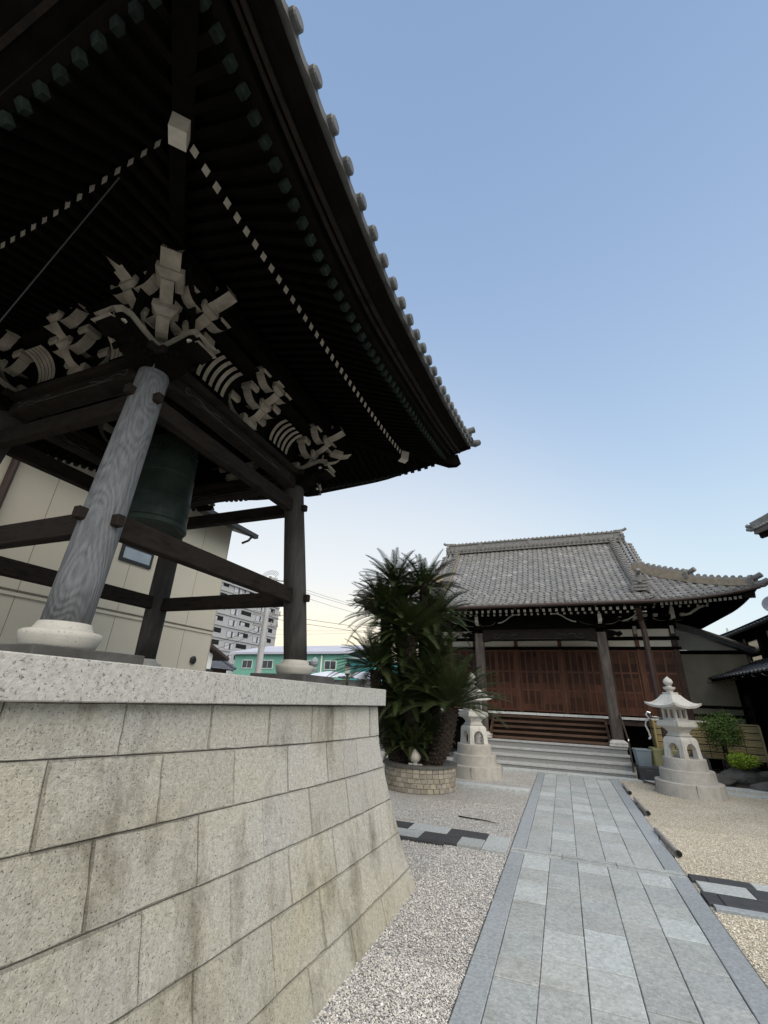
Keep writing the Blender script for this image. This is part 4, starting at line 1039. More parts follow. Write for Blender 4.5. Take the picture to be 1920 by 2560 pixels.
for x, sg in ((-2.26, -1), (1.26, 1)):
    q = MB(); o = Vector((x + sg * .12, CY, 3.50)); d = Vector((sg, 0, 0))
    q.prism([(0, -.13), (.16, -.10), (.26, -.02), (.36, -.06), (.44, .0), (.40, .08), (.30, .06), (.2, .1), (0, .13)], (o, d, U, Vector((0, -1, 0))), .14)
    for k in range(6): q.lathe([(.02, -.02), (.045, 0), (.02, .02)], 7, o + d * (.12 + .055 * k) + U * (.02 * (-1) ** k) - Vector((0, .07, 0)))
    q.build('beam_nose', 'wood_black', HL)
    P = Vector((x, CY, 3.66)); q = block(P, Vector((1, 0, 0)), Vector((0, 1, 0)), .30, .14, 0); root = q.build('bracket_set', ['wood_black', 'end_white'], HL)
    for s in (1, -1):
        f = Vector((s, 0, 0)); a_ = arm(P, f, Vector((0, 1, 0)), .52, .13, .11, .12); a_.build('bracket_arm', ['wood_black', 'end_white'], root)
        b_ = block(P + f * .44 + U * .25, f, Vector((0, 1, 0)), .16, .11, 0); b_.build('bearing_block', ['wood_black', 'end_white'], root)
        q = MB(); pts = [P + f * (.62 + .13 * k) + U * (.20 + (.0, .03, .10, .20, .25, .25)[k]) - Vector((0, .09, 0)) for k in range(6)]; q.sweep(pts, [(-.02, -.014), (.02, -.014), (.02, .014), (-.02, .014)]); q.build('curved_brace', 'end_white', root)
    a_ = arm(P, Vector((0, -1, 0)), Vector((1, 0, 0)), .42, .12, .10, .16); a_.build('bracket_arm', ['wood_black', 'end_white'], root)
    q = MB(); q.bb(x - .05, x + .05, CY - .445, CY - .43, 3.80, 4.02); q.build('bracket_face', 'end_white', root)
q = MB(); q.beam((-3.6, CY, 4.08), (2.4, CY, 4.08), .16, .14); q.bb(-2.1, 1.1, CY - .02, CY + .02, 3.66, 4.0); q.build('porch_purlin', 'wood_black', HL)
for x in (-.5,):
    q = MB(); q.prism([(-.34, 0), (-.2, .12), (-.12, .26), (.12, .26), (.2, .12), (.34, 0), (.15, .03), (-.15, .03)], ((x, CY - .06, 3.67), Vector((1, 0, 0)), U, Vector((0, 1, 0))), .08); q.build('frog_leg_strut', 'wood_black', HL)
# brackets of the wall line at the right hand corner
for x in (3.45, 2.42, -4.65):
    P = Vector((x, HY - .1, 4.02)); q = block(P, Vector((1, 0, 0)), Vector((0, 1, 0)), .22, .12, 0); root = q.build('bracket_set', ['wood_black', 'end_white'], HL)
    for e, L in ((Vector((0, -1, 0)), .5), (Vector((1, 0, 0)), .45), (Vector((-1, 0, 0)), .45)):
        arm(P, e, e.cross(U), L, .12, .09, .12).build('bracket_arm', ['wood_black', 'end_white'], root)
        block(P + e * (L - .08) + U * .24, e, e.cross(U), .13, .10, 1).build('bearing_block', ['wood_black', 'end_white'], root)
    q = MB(); q.bb(x - .055, x + .055, HY - .64, HY - .625, 4.12, 4.45); q.bb(x - .05, x + .05, HY - .125, HY - .11, 3.74, 3.98); q.build('bracket_face', 'end_white', root)
    if x != 2.42:
        sg = 1 if x > 0 else -1
        q = MB(); pts = [P + Vector((sg * (.35 + .12 * k), -.4 - .05 * k, .22 + (.0, .02, .10, .18, .22, .3)[k])) for k in range(6)]; q.sweep(pts, [(-.025, -.03), (.025, -.03), (.025, .03), (-.025, .03)]); q.build('curved_brace', 'end_white', root)
# tie beams between porch and hall
for x in (-2.26, 1.26): q = MB(); q.sweep([(x, CY, 3.5), (x, 15.0, 3.75), (x, HY, 3.72)], [(-.07, -.1), (.07, -.1), (.07, .1), (-.07, .1)]); q.build('tie_beam', 'wood_black', HL)

# stone steps before the hall
q = MB()
for i in range(4):
    y = 13.15 + i * .32; z0, z1 = .15 * i, .15 * (i + 1)
    x = -2.7
    for L in (1.5, 1.35, 1.3): q.bb(x + .0015, x + L - .0015, y - .02, 14.0 if i < 3 else 14.75, z1 - .05, z1 - random.uniform(0, .002)); x += L
    q.bb(-2.68, 1.43, y + .01, 14.7, z0 - .02, z1 - .05, 1)
st = q.build('stone_steps', ['step_stone', 'step_riser'], bevel=.004); st.location = (0, 0, 0)
tag(st, 'four broad grey granite steps leading up to the wooden hall stairs', 'steps')

# ------------------------------------------------------------------ stone lanterns
def lantern(loc, label, rz):
    t = thing('stone_lantern', loc, label, 'stone lantern', 'pair of stone lanterns in front of the hall')
    t.rotation_euler.z = rz
    for r, z0, z1 in ((.60, -.02, .245), (.485, .24, .455), (.385, .45, .66)):
        q = MB(); q.lathe([(r * 1.03, z0), (r * 1.0, z1 - .012), (r * .985, z1)], 48)
        if r > .5:
            for k in range(4): a = k * math.pi / 2 + .9; q.box((r * 1.012 * math.cos(a), r * 1.012 * math.sin(a), (z0 + z1) / 2), (.012, .007, z1 - z0 - .02), Matrix.Rotation(a, 3, 'Z'), 1)
        q.build('base_tier', ['granite_pink', 'mortar'], t, world=False)
    q = MB(); V = []
    W_ = .225                                         # leg block with rounded shoulders, arches cut through both ways
    for z, k in ((.655, 1.06), (.80, 1.0), (.93, .98), (.99, .95), (1.025, .88), (1.045, .76), (1.05, .5)):
        V.append((z, W_ * k * math.sqrt(2)))
    q.lathe([(r, z) for z, r in V], 4, rot=math.pi / 4)
    leg = q.build('legs', 'lantern_white', t, world=False)
    leg.parent = None
    cs = []
    for ax in (0, 1):
        c = MB(); arch = [(-.125, .60), (.125, .60), (.125, .80)] + [(.125 * math.cos(a), .80 + .135 * math.sin(a)) for a in lin(0, math.pi, 10)[1:-1]] + [(-.125, .80)]
        o_ = (0, 0, 0); c.prism(arch, (o_, (1, 0, 0) if ax == 0 else (0, 1, 0), (0, 0, 1), (0, -1, 0) if ax == 0 else (1, 0, 0)), 1.2)
        cs.append(c.build('cutter', 'lantern_white'))
    cut(leg, cs); leg.parent = t
    q = MB(); sq = math.sqrt(2); q.lathe([(.15 * sq, 1.045), (.17 * sq, 1.07), (.145 * sq, 1.09), (.135 * sq, 1.13), (.17 * sq, 1.19), (.25 * sq, 1.235), (.262 * sq, 1.25), (.262 * sq, 1.31), (.25 * sq, 1.315), (.25 * sq, 1.345), (.19 * sq, 1.36)], 4, rot=math.pi / 4); q.build('light_platform', 'lantern_white', t, world=False)
    q = MB(); q.lathe([(.168 * sq, 1.355), (.163 * sq, 1.375), (.163 * sq, 1.60), (.158 * sq, 1.61)], 4, rot=math.pi / 4)
    fb = q.build('light_chamber', 'lantern_white', t, world=False); fb.parent = None
    cs = []
    for ax in (0, 1):
        for s in (-1, 1):
            c = MB(); o_ = (s * .068, 0, 1.485) if ax == 0 else (0, s * .068, 1.485)
            c.box(o_, (.095, 1.2, .165) if ax == 0 else (1.2, .095, .165)); cs.append(c.build('cutter', 'lantern_white'))
    cut(fb, cs); fb.parent = t
    # roof: square with upswept corners
    q = MB(); K = 8; rows = []
    for i in range(9):
        f = i / 8; h = .125 + (.375 - .125) * (f ** 1.0); z = 1.865 - .20 * math.sin(min(1, f * 1.05) * math.pi / 2) ** .8 if f < .8 else None
        z = 1.865 - .205 * (1 - (1 - f) ** 1.9); row = []
        for s in range(4):
            for k in range(K):
                u = -1 + 2 * k / K; p = [(u, -1), (1, u), (-u, 1), (-1, -u)][s]
                row.append((p[0] * h, p[1] * h, z + .055 * f ** 2.5 * abs(u) ** 3 - .02 * f * (1 - abs(u))))
        rows.append(row)
    und = [(x * .985, y * .985, z - .045) for x, y, z in rows[-1]]; und2 = [(x * .45, y * .45, 1.60) for x, y, z in rows[-1]]
    rows += [und, und2]; m = len(rows[0]); V = [p for r in rows for p in r]
    F = [(i * m + j, i * m + (j + 1) % m, (i + 1) * m + (j + 1) % m, (i + 1) * m + j) for i in range(len(rows) - 1) for j in range(m)]
    F = [f[::-1] for f in F]; F.append(tuple(range(m))); F.append(tuple(range((len(rows) - 1) * m, len(rows) * m))[::-1])
    q.add(V, F); q.build('roof', 'lantern_white', t, world=False)
    q = MB(); q.box((0, 0, 1.885), (.21, .21, .05)); q.lathe([(.075, 1.91), (.06, 1.935), (.085, 1.955), (.115, 1.985), (.122, 2.02), (.07, 2.022), (.045, 2.045), (.06, 2.06), (.092, 2.10), (.095, 2.13), (.075, 2.175), (.035, 2.205), (.012, 2.23), (.002, 2.24)], 28)
    q.build('finial', 'lantern_white', t, world=False)
    return t
lantern((2.22, 11.75, 0), 'white stone lantern on round tiers, standing whole on the beige gravel right of the path', R(38))
lantern((-2.06, 11.45, 0), 'white stone lantern left of the path with its top hidden by cycad fronds', R(40))

# ------------------------------------------------------------------ round planter, cycad, jewel stone
PLC = Vector((-2.78, 9.4, 0)); PR = .70
pl = thing('planter', PLC, 'low round planter walled with small beige stone setts and a dark rim', 'planter')
q = MB(); q.lathe([(PR - .02, -.02), (PR - .02, .40)], 64, PLC, 1)
for r in range(5):
    n = 36; z0 = .005 + r * .078
    off = random.uniform(0, 1)
    for k in range(n):
        w = random.uniform(.88, 1.0); a0 = (k + off) / n * 6.2832 + .004; a1 = a0 + 6.2832 / n * w - .006; g = random.uniform(.78, 1.2); tn = (g * 1.01, g, g * random.uniform(.9, 1.02))
        rr = PR + random.uniform(-.006, .006); V = []
        for rad, e in ((PR - .03, 0), (rr - .008, 0), (rr, .008)):
            for a, z in ((a0 + e, z0 + e), (a1 - e, z0 + e), (a1 - e, z0 + .072 - e), (a0 + e, z0 + .072 - e)): V.append(PLC + Vector((rad * math.cos(a), rad * math.sin(a), z)))
        q.add(V, [(o + i, o + (i + 1) % 4, o + 4 + (i + 1) % 4, o + 4 + i) for o in (0, 4) for i in range(4)] + [(8, 9, 10, 11)], 0, tn)
q.build('wall', ['setts', 'sett_joint'], pl)
q = MB(); q.lathe([(PR - .14, .38), (PR + .025, .395), (PR + .03, .44), (PR - .12, .445), (PR - .14, .43)], 64, PLC); q.build('rim', 'cap_stone', pl)
q = MB(); q.lathe([(PR - .12, .30), (PR - .12, .41), (.35, .45), (.01, .47)], 40, PLC); q.build('soil', 'soil', pl)

cy = thing('cycad', (PLC.x, PLC.y, .42), 'tall dark green cycad clump with many feathery crowns growing from the round planter', 'cycad')
def frond(mb, o, az, el, L, droop, mi):
    d = Vector((math.cos(az) * math.cos(el), math.sin(az) * math.cos(el), math.sin(el))); side = Vector((-math.sin(az), math.cos(az), 0))
    N = 13; pts = [Vector(o)]; e = el
    for i in range(N): 
        e -= droop / N * (.5 + 1.0 * i / N); dd = Vector((math.cos(az) * math.cos(e), math.sin(az) * math.cos(e), math.sin(e))); pts.append(pts[-1] + dd * (L / N))
    mb.tube(pts[::2] + [pts[-1]], .009, 4, mi, scales=[1 - .11 * k for k in range(len(pts[::2]) + 1)], cap=False)
    n = 36
    for k in range(n):
        t = .14 + .86 * (k + .5) / n; f = t * N; i = min(int(f), N - 1); p = pts[i].lerp(pts[i + 1], f - i); tg = (pts[i + 1] - pts[i]).normalized(); nrm = side.cross(tg).normalized()
        ll = L * .205 * (min(1, t * 3.0) * (1 - .72 * max(0, t - .45) / .55)) * random.uniform(.9, 1.08); wd = .0072
        for sg in (1, -1):
            dr = (side * sg * .80 + tg * (.50 + .35 * t) + nrm * (-.28)).normalized(); tip = p + dr * ll - U * .012 * random.random()
            w = tg * wd; mb.add([p - w, p + w, p + dr * ll * .55 + w * .8, tip, p + dr * ll * .55 - w * .8], [(0, 1, 2, 4), (4, 2, 3)], mi)
CR = [  # crown centre (x, y, z), frond length, count, min elevation
    ((-3.44, 9.45, 4.08), .78, 38, -.05, 0), ((-2.72, 9.55, 3.98), .80, 38, -.15, 1), ((-3.60, 9.35, 3.35), .92, 50, -.3, 2),
    ((-2.90, 9.10, 2.88), .92, 52, -.15, 3), ((-3.70, 9.1, 2.18), .86, 46, -.3, 4), ((-2.03, 9.0, 1.48), 1.05, 58, .02, 5),
    ((-2.50, 9.75, 3.30), .85, 42, -.4, 6), ((-3.2, 9.7, 3.75), .7, 30, -.5, 0), ((-3.05, 9.0, 1.55), .66, 34, -.25, 7), ((-2.45, 9.55, 2.35), .75, 36, -.25, 3), ((-3.35, 9.2, .95), .5, 26, -.3, 8), ((-2.8, 8.98, .75), .42, 22, -.3, 9), ((-2.62, 9.15, 1.9), .72, 40, -.15, 3), ((-3.15, 9.3, 2.4), .8, 44, -.5, 3), ((-3.3, 9.3, 1.5), .7, 40, -.3, 4), ((-2.95, 9.6, 1.3), .66, 36, -.3, 4), ((-2.62, 9.4, 1.0), .5, 30, -.3, 4), ((-3.1, 9.1, .75), .5, 26, -.3, 4), ((-3.25, 9.5, 2.9), .8, 40, -.5, 4), ((-3.78, 9.5, 3.72), .62, 34, -.4, 4)]
for i, (c, L, n, emin, k) in enumerate(CR):
    q = MB(); c = Vector(c); n = int(n * 1.25)
    for j in range(n):
        az = j * 2.39996 + random.uniform(-.2, .2); f = (j + .5) / n; el = 1.35 * (1 - f) ** .9 + emin * f + random.uniform(-.12, .12)
        frond(q, c + Vector((math.cos(az), math.sin(az), 0)) * .05, az, el, L * random.uniform(.95, 1.25), random.uniform(.45, .95), 0 if random.random() < .93 else 1)
    q.build('frond_crown', ['cycad_leaf', 'cycad_old'], cy)
def trunk(path, r0, r1):
    q = MB(); path = [Vector(p) for p in path]; pts = []; n = 10
    P = path
    for i in range(len(P) - 1):
        a, b_, c, d = P[max(i - 1, 0)], P[i], P[i + 1], P[min(i + 2, len(P) - 1)]
        for k in range(n):
            t = k / n; pts.append(.5 * ((2 * b_) + (c - a) * t + (2 * a - 5 * b_ + 4 * c - d) * t * t + (3 * b_ - a - 3 * c + d) * t ** 3))
    pts.append(P[-1]); m = len(pts)
    q.tube(pts, 1, 14, 0, scales=[r0 + (r1 - r0) * i / (m - 1) for i in range(m)])
    for i in range(m * 9):                                        # old leaf bases: scales round the stem
        f = (i + .5) / (m * 9) * (m - 1); j = min(int(f), m - 2); c = pts[j].lerp(pts[j + 1], f - j); tg = (pts[j + 1] - pts[j]).normalized(); r = r0 + (r1 - r0) * f / (m - 1)
        a = i * 2.39996; s = tg.cross(Vector((.3, 1, .1))).normalized(); w = tg.cross(s); d = s * math.cos(a) + w * math.sin(a); e = tg.cross(d)
        b0 = c + d * r * .93; L = random.uniform(.03, .06)
        q.add([b0 - e * .028, b0 + e * .028, b0 + d * L + tg * .03 + e * .014, b0 + d * L + tg * .03 - e * .014, b0 + tg * .05], [(0, 1, 2, 3), (3, 2, 4), (0, 3, 4), (1, 4, 2)], 0)
    q.build('trunk', ['cycad_bark'], cy)
B0 = Vector((PLC.x, PLC.y, .38))
for path, r0, r1 in (([B0 + Vector((-.25, .1, 0)), (-3.2, 9.5, 2.2), (-3.44, 9.45, 4.15)], .15, .10), ([B0 + Vector((.05, .2, 0)), (-2.75, 9.6, 2.2), (-2.72, 9.55, 4.05)], .15, .11),
                     ([B0 + Vector((-.3, -.1, 0)), (-3.5, 9.35, 1.9), (-3.60, 9.35, 3.3)], .14, .11), ([B0 + Vector((0, -.1, 0)), (-2.95, 9.15, 1.6), (-2.90, 9.10, 2.82)], .15, .13),
                     ([B0 + Vector((-.35, -.2, 0)), (-3.55, 9.15, 1.1), (-3.70, 9.1, 2.12)], .13, .11), ([B0 + Vector((.25, -.25, 0)), (-2.22, 9.06, .75), (-2.03, 9.0, 1.44)], .13, .135),
                     ([B0 + Vector((.2, .2, 0)), (-2.5, 9.7, 2), (-2.50, 9.75, 3.25)], .13, .11)): trunk(path, r0, r1)
jw = thing('stone_ornament', (-2.72, 8.86, .43), 'small pale onion shaped stone jewel on a foot, standing on the planter rim', 'stone ornament')
q = MB(); q.lathe([(.05, .42), (.055, .45), (.035, .475), (.075, .50), (.105, .55), (.108, .59), (.085, .64), (.04, .68), (.015, .705), (.002, .715)], 24, (-2.72, 8.86, 0)); q.build('jewel', 'granite_smooth', jw, smooth=True)
q = MB(); q.box((-2.78, 8.87, .445), (.14, .10, .05), Matrix.Rotation(.4, 3, 'Z')); q.box((-2.64, 8.88, .44), (.10, .08, .04), Matrix.Rotation(-.3, 3, 'Z')); q.build('foot', 'granite_smooth', jw, bevel=.01)

# ------------------------------------------------------------------ ground light tubes beside the path, twig, handrail
for (a, c, lb) in (((.955, 8.10), (1.01, 6.98), 'grey tube with black open end beside the path, the nearest of the three'),
                   ((.985, 10.40), (1.02, 9.15), 'grey tube lying beside the path, middle one of the three on the gravel'),
                   ((.975, 12.1), (.975, 10.95), 'grey tube lying beside the path, farthest one near the steps')):
    A = Vector((a[0] + .06, a[1], .045)); B_ = Vector((c[0] + .06, c[1], .045))
    t = thing('light_tube', (A + B_) / 2 - Vector((0, 0, .045)), lb, 'light tube', 'tubes lying along the path')
    d = (B_ - A).normalized(); q = MB(); q.tube([A, B_], .028, 14); q.build('tube', 'pipe_grey', t, smooth=False)
    q = MB(); q.tube([B_ - d * .03, B_ + d * .004], .032, 14); q.build('collar', 'dark_metal', t)
    q = MB(); q.tube([B_ + d * .003, B_ + d * .006], .025, 14); q.build('open_end', 'black', t)
    q = MB(); q.tube([A + Vector((.0, -.2, -.03)), A + Vector((-.05, -.5, -.035)), A + Vector((-.02, -.9, -.035)), B_ + Vector((-.06, -.02, -.035))], .008, 5); q.build('cable', 'wire', t)
q = MB(); q.tube([(-1.63, 7.52, .012), (-1.4, 7.46, .016), (-1.25, 7.47, .014), (-1.08, 7.41, .012)], .009, 6, scales=[1, .9, .7, .4]); tag(q.build('twig', 'wood_black'), 'thin dark twig lying on the grey gravel near the paving strip', 'twig')
hr = thing('handrail', (1.40, 13.3, .02), 'slim brown metal handrail at the right end of the stone steps', 'handrail')
for (x, y, z0, z1) in ((1.40, 13.2, 0, .82), (1.40, 14.25, .6, 1.42)):
    q = MB(); q.tube([(x, y, z0), (x, y, z1)], .02, 8); q.build('post', 'steel_brown', hr)
q = MB(); q.tube([(1.40, 13.2, .82), (1.40, 14.25, 1.42)], .022, 8); q.lathe([(.005, -.03), (.03, 0), (.005, .03)], 10, (1.40, 13.18, .83), 1); q.build('rail', ['steel_brown', 'chrome'], hr)
q = MB(); q.tube([(1.46, 13.0, .04), (1.62, 12.6, .04), (1.75, 12.35, .04)], .022, 8); tag(q.build('rail_pipe', 'steel_brown'), 'thin dark pipe lying on the pale apron slabs below the handrail', 'pipe')
q = MB(); q.tube([(1.86, 12.4, 1.47), (1.80, 12.4, 1.49), (1.77, 12.4, 1.44), (1.82, 12.4, 1.36), (1.74, 12.4, 1.30), (1.72, 12.4, 1.22), (1.76, 12.4, 1.1), (1.78, 12.4, .98), (1.74, 12.4, .93)], .026, 10); q.tube([(1.86, 12.4, 1.40), (2.3, 12.45, 1.36)], .022, 8); q.tube([(1.86, 12.4, 1.47), (1.86, 12.4, 1.38)], .022, 8)
q.tube([(2.3, 12.45, 1.36), (2.3, 12.45, 0)], .022, 8)
tag(q.build('metal_stand', 'chrome'), 'shiny bent chrome metal stand behind the right stone lantern', 'metal stand')
# pale blue tub on a dark stone, beside the steps
t = thing('storage_tub', (1.66, 13.3, .32), 'pale blue grey plastic tub standing on dark stones beside the steps', 'tub')
q = MB(); q.lathe([(.19, .30), (.235, .62), (.25, .63), (.25, .66), (.22, .66), (.18, .34)], 4, (1.66, 13.3, 0), rot=math.pi / 4 + .1); q.build('body', 'pale_blue', t, bevel=.02, seg=2)
def rock(name, c, s, label, group=None, m='rock', seed=0):
    bm = bmesh.new(); bmesh.ops.create_icosphere(bm, subdivisions=3, radius=1); rr = random.Random(seed)
    ph = [(Vector((rr.uniform(-1, 1), rr.uniform(-1, 1), rr.uniform(-1, 1))).normalized(), rr.uniform(.72, .98)) for _ in range(16)]
    for v in bm.verts:
        for n_, d_ in ph:
            k = v.co.dot(n_) - d_
            if k > 0: v.co -= n_ * k
        v.co = Vector((v.co.x * s[0], v.co.y * s[1], v.co.z * s[2]))
    me = bpy.data.meshes.new(name); bm.to_mesh(me); bm.free(); me.materials.append(MATS[m]); o = bpy.data.objects.new(name, me); COL.objects.link(o); o.location = c
    return tag(o, label, 'rock', group)
q = MB(); q.bb(1.50, 2.12, 13.02, 13.55, -.05, .30); q.bb(1.62, 2.02, 13.0, 13.0201, .05, .25, 0); tag(q.build('stone_basin', 'dark_stone', bevel=.02), 'low dark square stone block under the pale blue tub', 'stone block')
q = MB(); q.bb(2.02, 2.62, 14.2, 14.9, -.05, .62); tag(q.build('stone_pedestal', 'ochre_block', bevel=.03), 'ochre green block behind the right lantern, beside the bamboo screen', 'block')

# ------------------------------------------------------------------ right side: bamboo screen, shrubs, rocks, railing
bf = thing('bamboo_fence', (3.4, 15.3, .3), 'tan bamboo screen of horizontal split canes with dark seams beside the hall', 'bamboo fence')
q = MB(); x0, x1 = 2.34, 4.72
for i in range(5):
    z0 = .40 + i * .166
    for k in range(4):
        z = z0 + .02 + k * .037
        for (xa, xb) in ((x0, x0 + .8), (x0 + .8, x0 + 1.6), (x0 + 1.6, x1)): q.tube([(xa + .003, 15.3, z), (xb - .003, 15.3, z)], .0195, 7, 0, tint=gt(.85, 1.15, .03))
q.build('canes', ['bamboo'], bf)
q = MB()
for i in range(6): q.bb(x0, x1, 15.285, 15.315, .398 + i * .166 - .008, .398 + i * .166 + .008)
for x in (x0 + .4, x0 + 1.2, x0 + 2.0): q.bb(x - .006, x + .006, 15.27, 15.28, .4, 1.22)
q.build('seams', 'bamboo_tie', bf)
q = MB(); q.bb(x0 - .03, x1 + .03, 15.26, 15.34, 1.235, 1.265); q.bb(x1, x1 + .05, 15.26, 15.34, .2, 1.235); q.build('top_rail', 'bamboo', bf)
q = MB()
for k in range(9): y = 14.72 + k * .065; q.tube([(2.24, y, .3), (2.24, y, 1.28)], .026, 8, 0, tint=gt(.8, 1.2, .03))
q.build('side_canes', 'bamboo', bf)
q = MB(); q.bb(2.21, 2.215, 14.68, 15.3, .6, .63); q.bb(2.21, 2.215, 14.68, 15.3, 1.05, 1.08); q.bb(2.21, 2.215, 14.95, 14.965, .3, 1.28); q.build('seams', 'bamboo_tie', bf)
def shrub(name, c, r, n, label, m, ls=.035, trunk_h=.5, sq=.9):
    c = Vector(c); t = thing(name, (c.x, c.y, c.z - r - trunk_h), label, 'shrub')
    q = MB(); clumps = []
    for _ in range(26):
        d = Vector((random.gauss(0, 1), random.gauss(0, 1), random.gauss(0, 1))).normalized(); clumps.append((c + Vector((d.x, d.y, d.z * sq)) * r * random.uniform(.25, .92), random.uniform(.16, .30) * r / .4))
    for _ in range(n):
        cc, cr = random.choice(clumps); d = Vector((random.gauss(0, 1), random.gauss(0, 1), random.gauss(0, 1))).normalized(); p = cc + d * cr * random.uniform(.55, 1.05)
        a = Vector((random.gauss(0, 1), random.gauss(0, 1), random.gauss(.6, .7))).normalized(); b_ = a.cross(d + Vector((.01, .02, .03))).normalized(); L = ls * random.uniform(.7, 1.3)
        q.add([p, p + a * L * .5 + b_ * L * .22, p + a * L, p + a * L * .5 - b_ * L * .22], [(0, 1, 2, 3)])
    q.build('crown', m, t)
    q = MB()
    for k in range(9):
        cc = clumps[k][0]; q.tube([(c.x + random.uniform(-.05, .05), c.y, c.z - r - trunk_h), (c.x + (cc.x - c.x) * .3, c.y + (cc.y - c.y) * .3, c.z - r * .6), cc], .014, 5, scales=[1, .7, .3])
    q.build('trunk', 'cycad_bark', t)
shrub('shrub', (3.66, 14.5, 1.16), .42, 6000, 'round mid green leafy shrub in front of the tan bamboo screen', 'shrub_leaf', .05, .45)
shrub('low_shrub', (3.78, 13.75, .50), .25, 2800, 'small bright yellow green mound of a shrub among the rocks', 'shrub_bright', .05, .1, .6)
for k, (c, s, lb, sd) in enumerate((((3.70, 13.9, .16), (.45, .34, .22), 'dark wide rock under the bright yellow green shrub', 1), ((4.35, 14.0, .14), (.36, .3, .19), 'grey rock at the right of the bright shrub', 2), ((4.95, 13.7, .18), (.35, .3, .22), 'rock farthest right in front of the dark house', 3),
                        ((3.05, 14.5, .26), (.25, .3, .4), 'upright grey rock left of the round green shrub', 4), ((3.1, 13.4, .10), (.42, .25, .16), 'flat rock at the gravel edge right behind the lantern', 5), ((4.0, 13.1, .08), (.45, .22, .13), 'long low rock at the gravel edge below the bright shrub', 6))):
    rock('rock', c, s, lb, 'garden rocks by the bamboo screen', seed=sd)
b = MB(); b.grid([[(2.3, 12.9, .02), (7, 12.9, .02)], [(2.3, 15.6, .12), (7, 15.6, .12)]]); structure(b.build('garden_bed', 'soil'))
rl = thing('wooden_railing', (4.6, 16.9, .9), 'dark wooden railing running right from the hall above the bamboo screen', 'railing')
q = MB()
for z in (1.42, 1.66): q.beam((3.2, 16.3, z), (5.2, 16.6, z), .08, .09)
q.build('rails', 'wood_black', rl)
q = MB(); q.bb(5.0, 5.12, 16.54, 16.66, .1, 1.95); q.lathe([(.09, 1.95), (.09, 1.98), (.05, 2.02)], 12, (5.06, 16.6, 0)); q.build('post', 'wood_beam', rl)

# annex with tan plaster wall and lean-to roof
ax_ = thing('annex', (4.7, 18.6, 0), 'small annex with tan plaster wall and sloping tiled roof between hall and dark house', 'annex')
q = MB(); q.bb(3.6, 5.8, 18.0, 18.2, 0, 3.34); q.build('wall', 'plaster_tan', ax_)
q = MB(); q.bb(3.6, 5.9, 17.95, 17.99, 3.3, 3.42); q.build('wall_beam', 'wood_black', ax_)
q = MB(); pr_ = [(3.5, 4.22), (4.6, 3.85), (5.9, 3.28), (5.92, 3.40), (4.6, 3.98), (3.5, 4.38)]
q.add([(x, 17.6, z) for x, z in pr_] + [(x, 21, z) for x, z in pr_], [(5, 4, 3, 2, 1, 0), (6, 7, 8, 9, 10, 11)] + [(i, (i + 1) % 6, 6 + (i + 1) % 6, 6 + i) for i in range(6)])
q.tube([(3.5, 17.62, 4.40), (4.6, 17.62, 4.01), (5.95, 17.62, 3.42)], .07, 8, 1); q.build('roof', ['roof_tile_dark', 'ridge_tile'], ax_)
q = MB(); q.add([(3.6, 17.9, 3.42), (5.7, 17.9, 3.42), (3.6, 17.9, 4.15)], [(0, 1, 2)]); q.build('gable_panel', 'siding_grey', ax_)
# dark wooden house on the right
dh = thing('dark_house', (8, 16, 0), 'dark timber house with two slate tiled roofs at the right edge', 'house')
q = MB(); q.bb(5.3, 12, 8.0, 20.5, 0, 2.6); q.bb(6.1, 12, 8.0, 21.5, 2.6, 4.3); q.build('wall', 'wood_black', dh)
def slope(mb, xe, ze, xr, zr, y0, y1, mi=0):
    ny = int((y1 - y0) / .26)
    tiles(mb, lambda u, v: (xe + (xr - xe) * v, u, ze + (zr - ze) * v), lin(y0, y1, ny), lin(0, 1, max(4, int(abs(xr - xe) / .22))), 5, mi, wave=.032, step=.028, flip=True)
q = MB(); slope(q, 4.62, 2.52, 6.2, 3.15, 9, 19.6)
for i in range(41): y = 9 + 10.6 * i / 40; q.tube([(4.72, y, 2.58), (4.59, y, 2.52)], .045, 8, 0)
q.add([(4.66, 9, 2.44), (6.2, 9, 2.9), (6.2, 19.6, 2.9), (4.66, 19.6, 2.44), (4.66, 9, 2.50), (4.66, 19.6, 2.50)], [(0, 1, 2, 3), (0, 3, 5, 4)], 1)
q.tube([(4.6, 19.6, 2.58), (5.4, 19.62, 2.9), (6.2, 19.62, 3.2)], .08, 8, 0)
lr = q.build('roof', ['roof_tile_dark', 'wood_black'], dh)
q = MB(); slope(q, 5.6, 3.98, 9.6, 5.5, 8, 21.2)
q.add([(5.66, 8, 3.90), (9.6, 8, 5.3), (9.6, 21.2, 5.3), (5.66, 21.2, 3.90), (5.66, 8, 3.96), (5.66, 21.2, 3.96)], [(0, 1, 2, 3), (0, 3, 5, 4)], 1)
q.tube([(5.58, 21.2, 4.03), (7.5, 21.2, 4.78), (9.6, 21.2, 5.58)], .09, 8, 0); q.tube([(9.6, 8, 5.55), (9.6, 21.2, 5.55)], .14, 8, 0)
q.build('roof', ['roof_tile_dark', 'wood_black'], dh)
for y in lin(9.5, 19.3, 15):
    q = MB(); q.tube([(4.62 + .10 * math.cos(a), y, 2.44 + .045 * math.sin(a)) for a in lin(math.pi, 2 * math.pi, 6)], .008, 5); q.build('gutter_hook', 'chrome', dh)
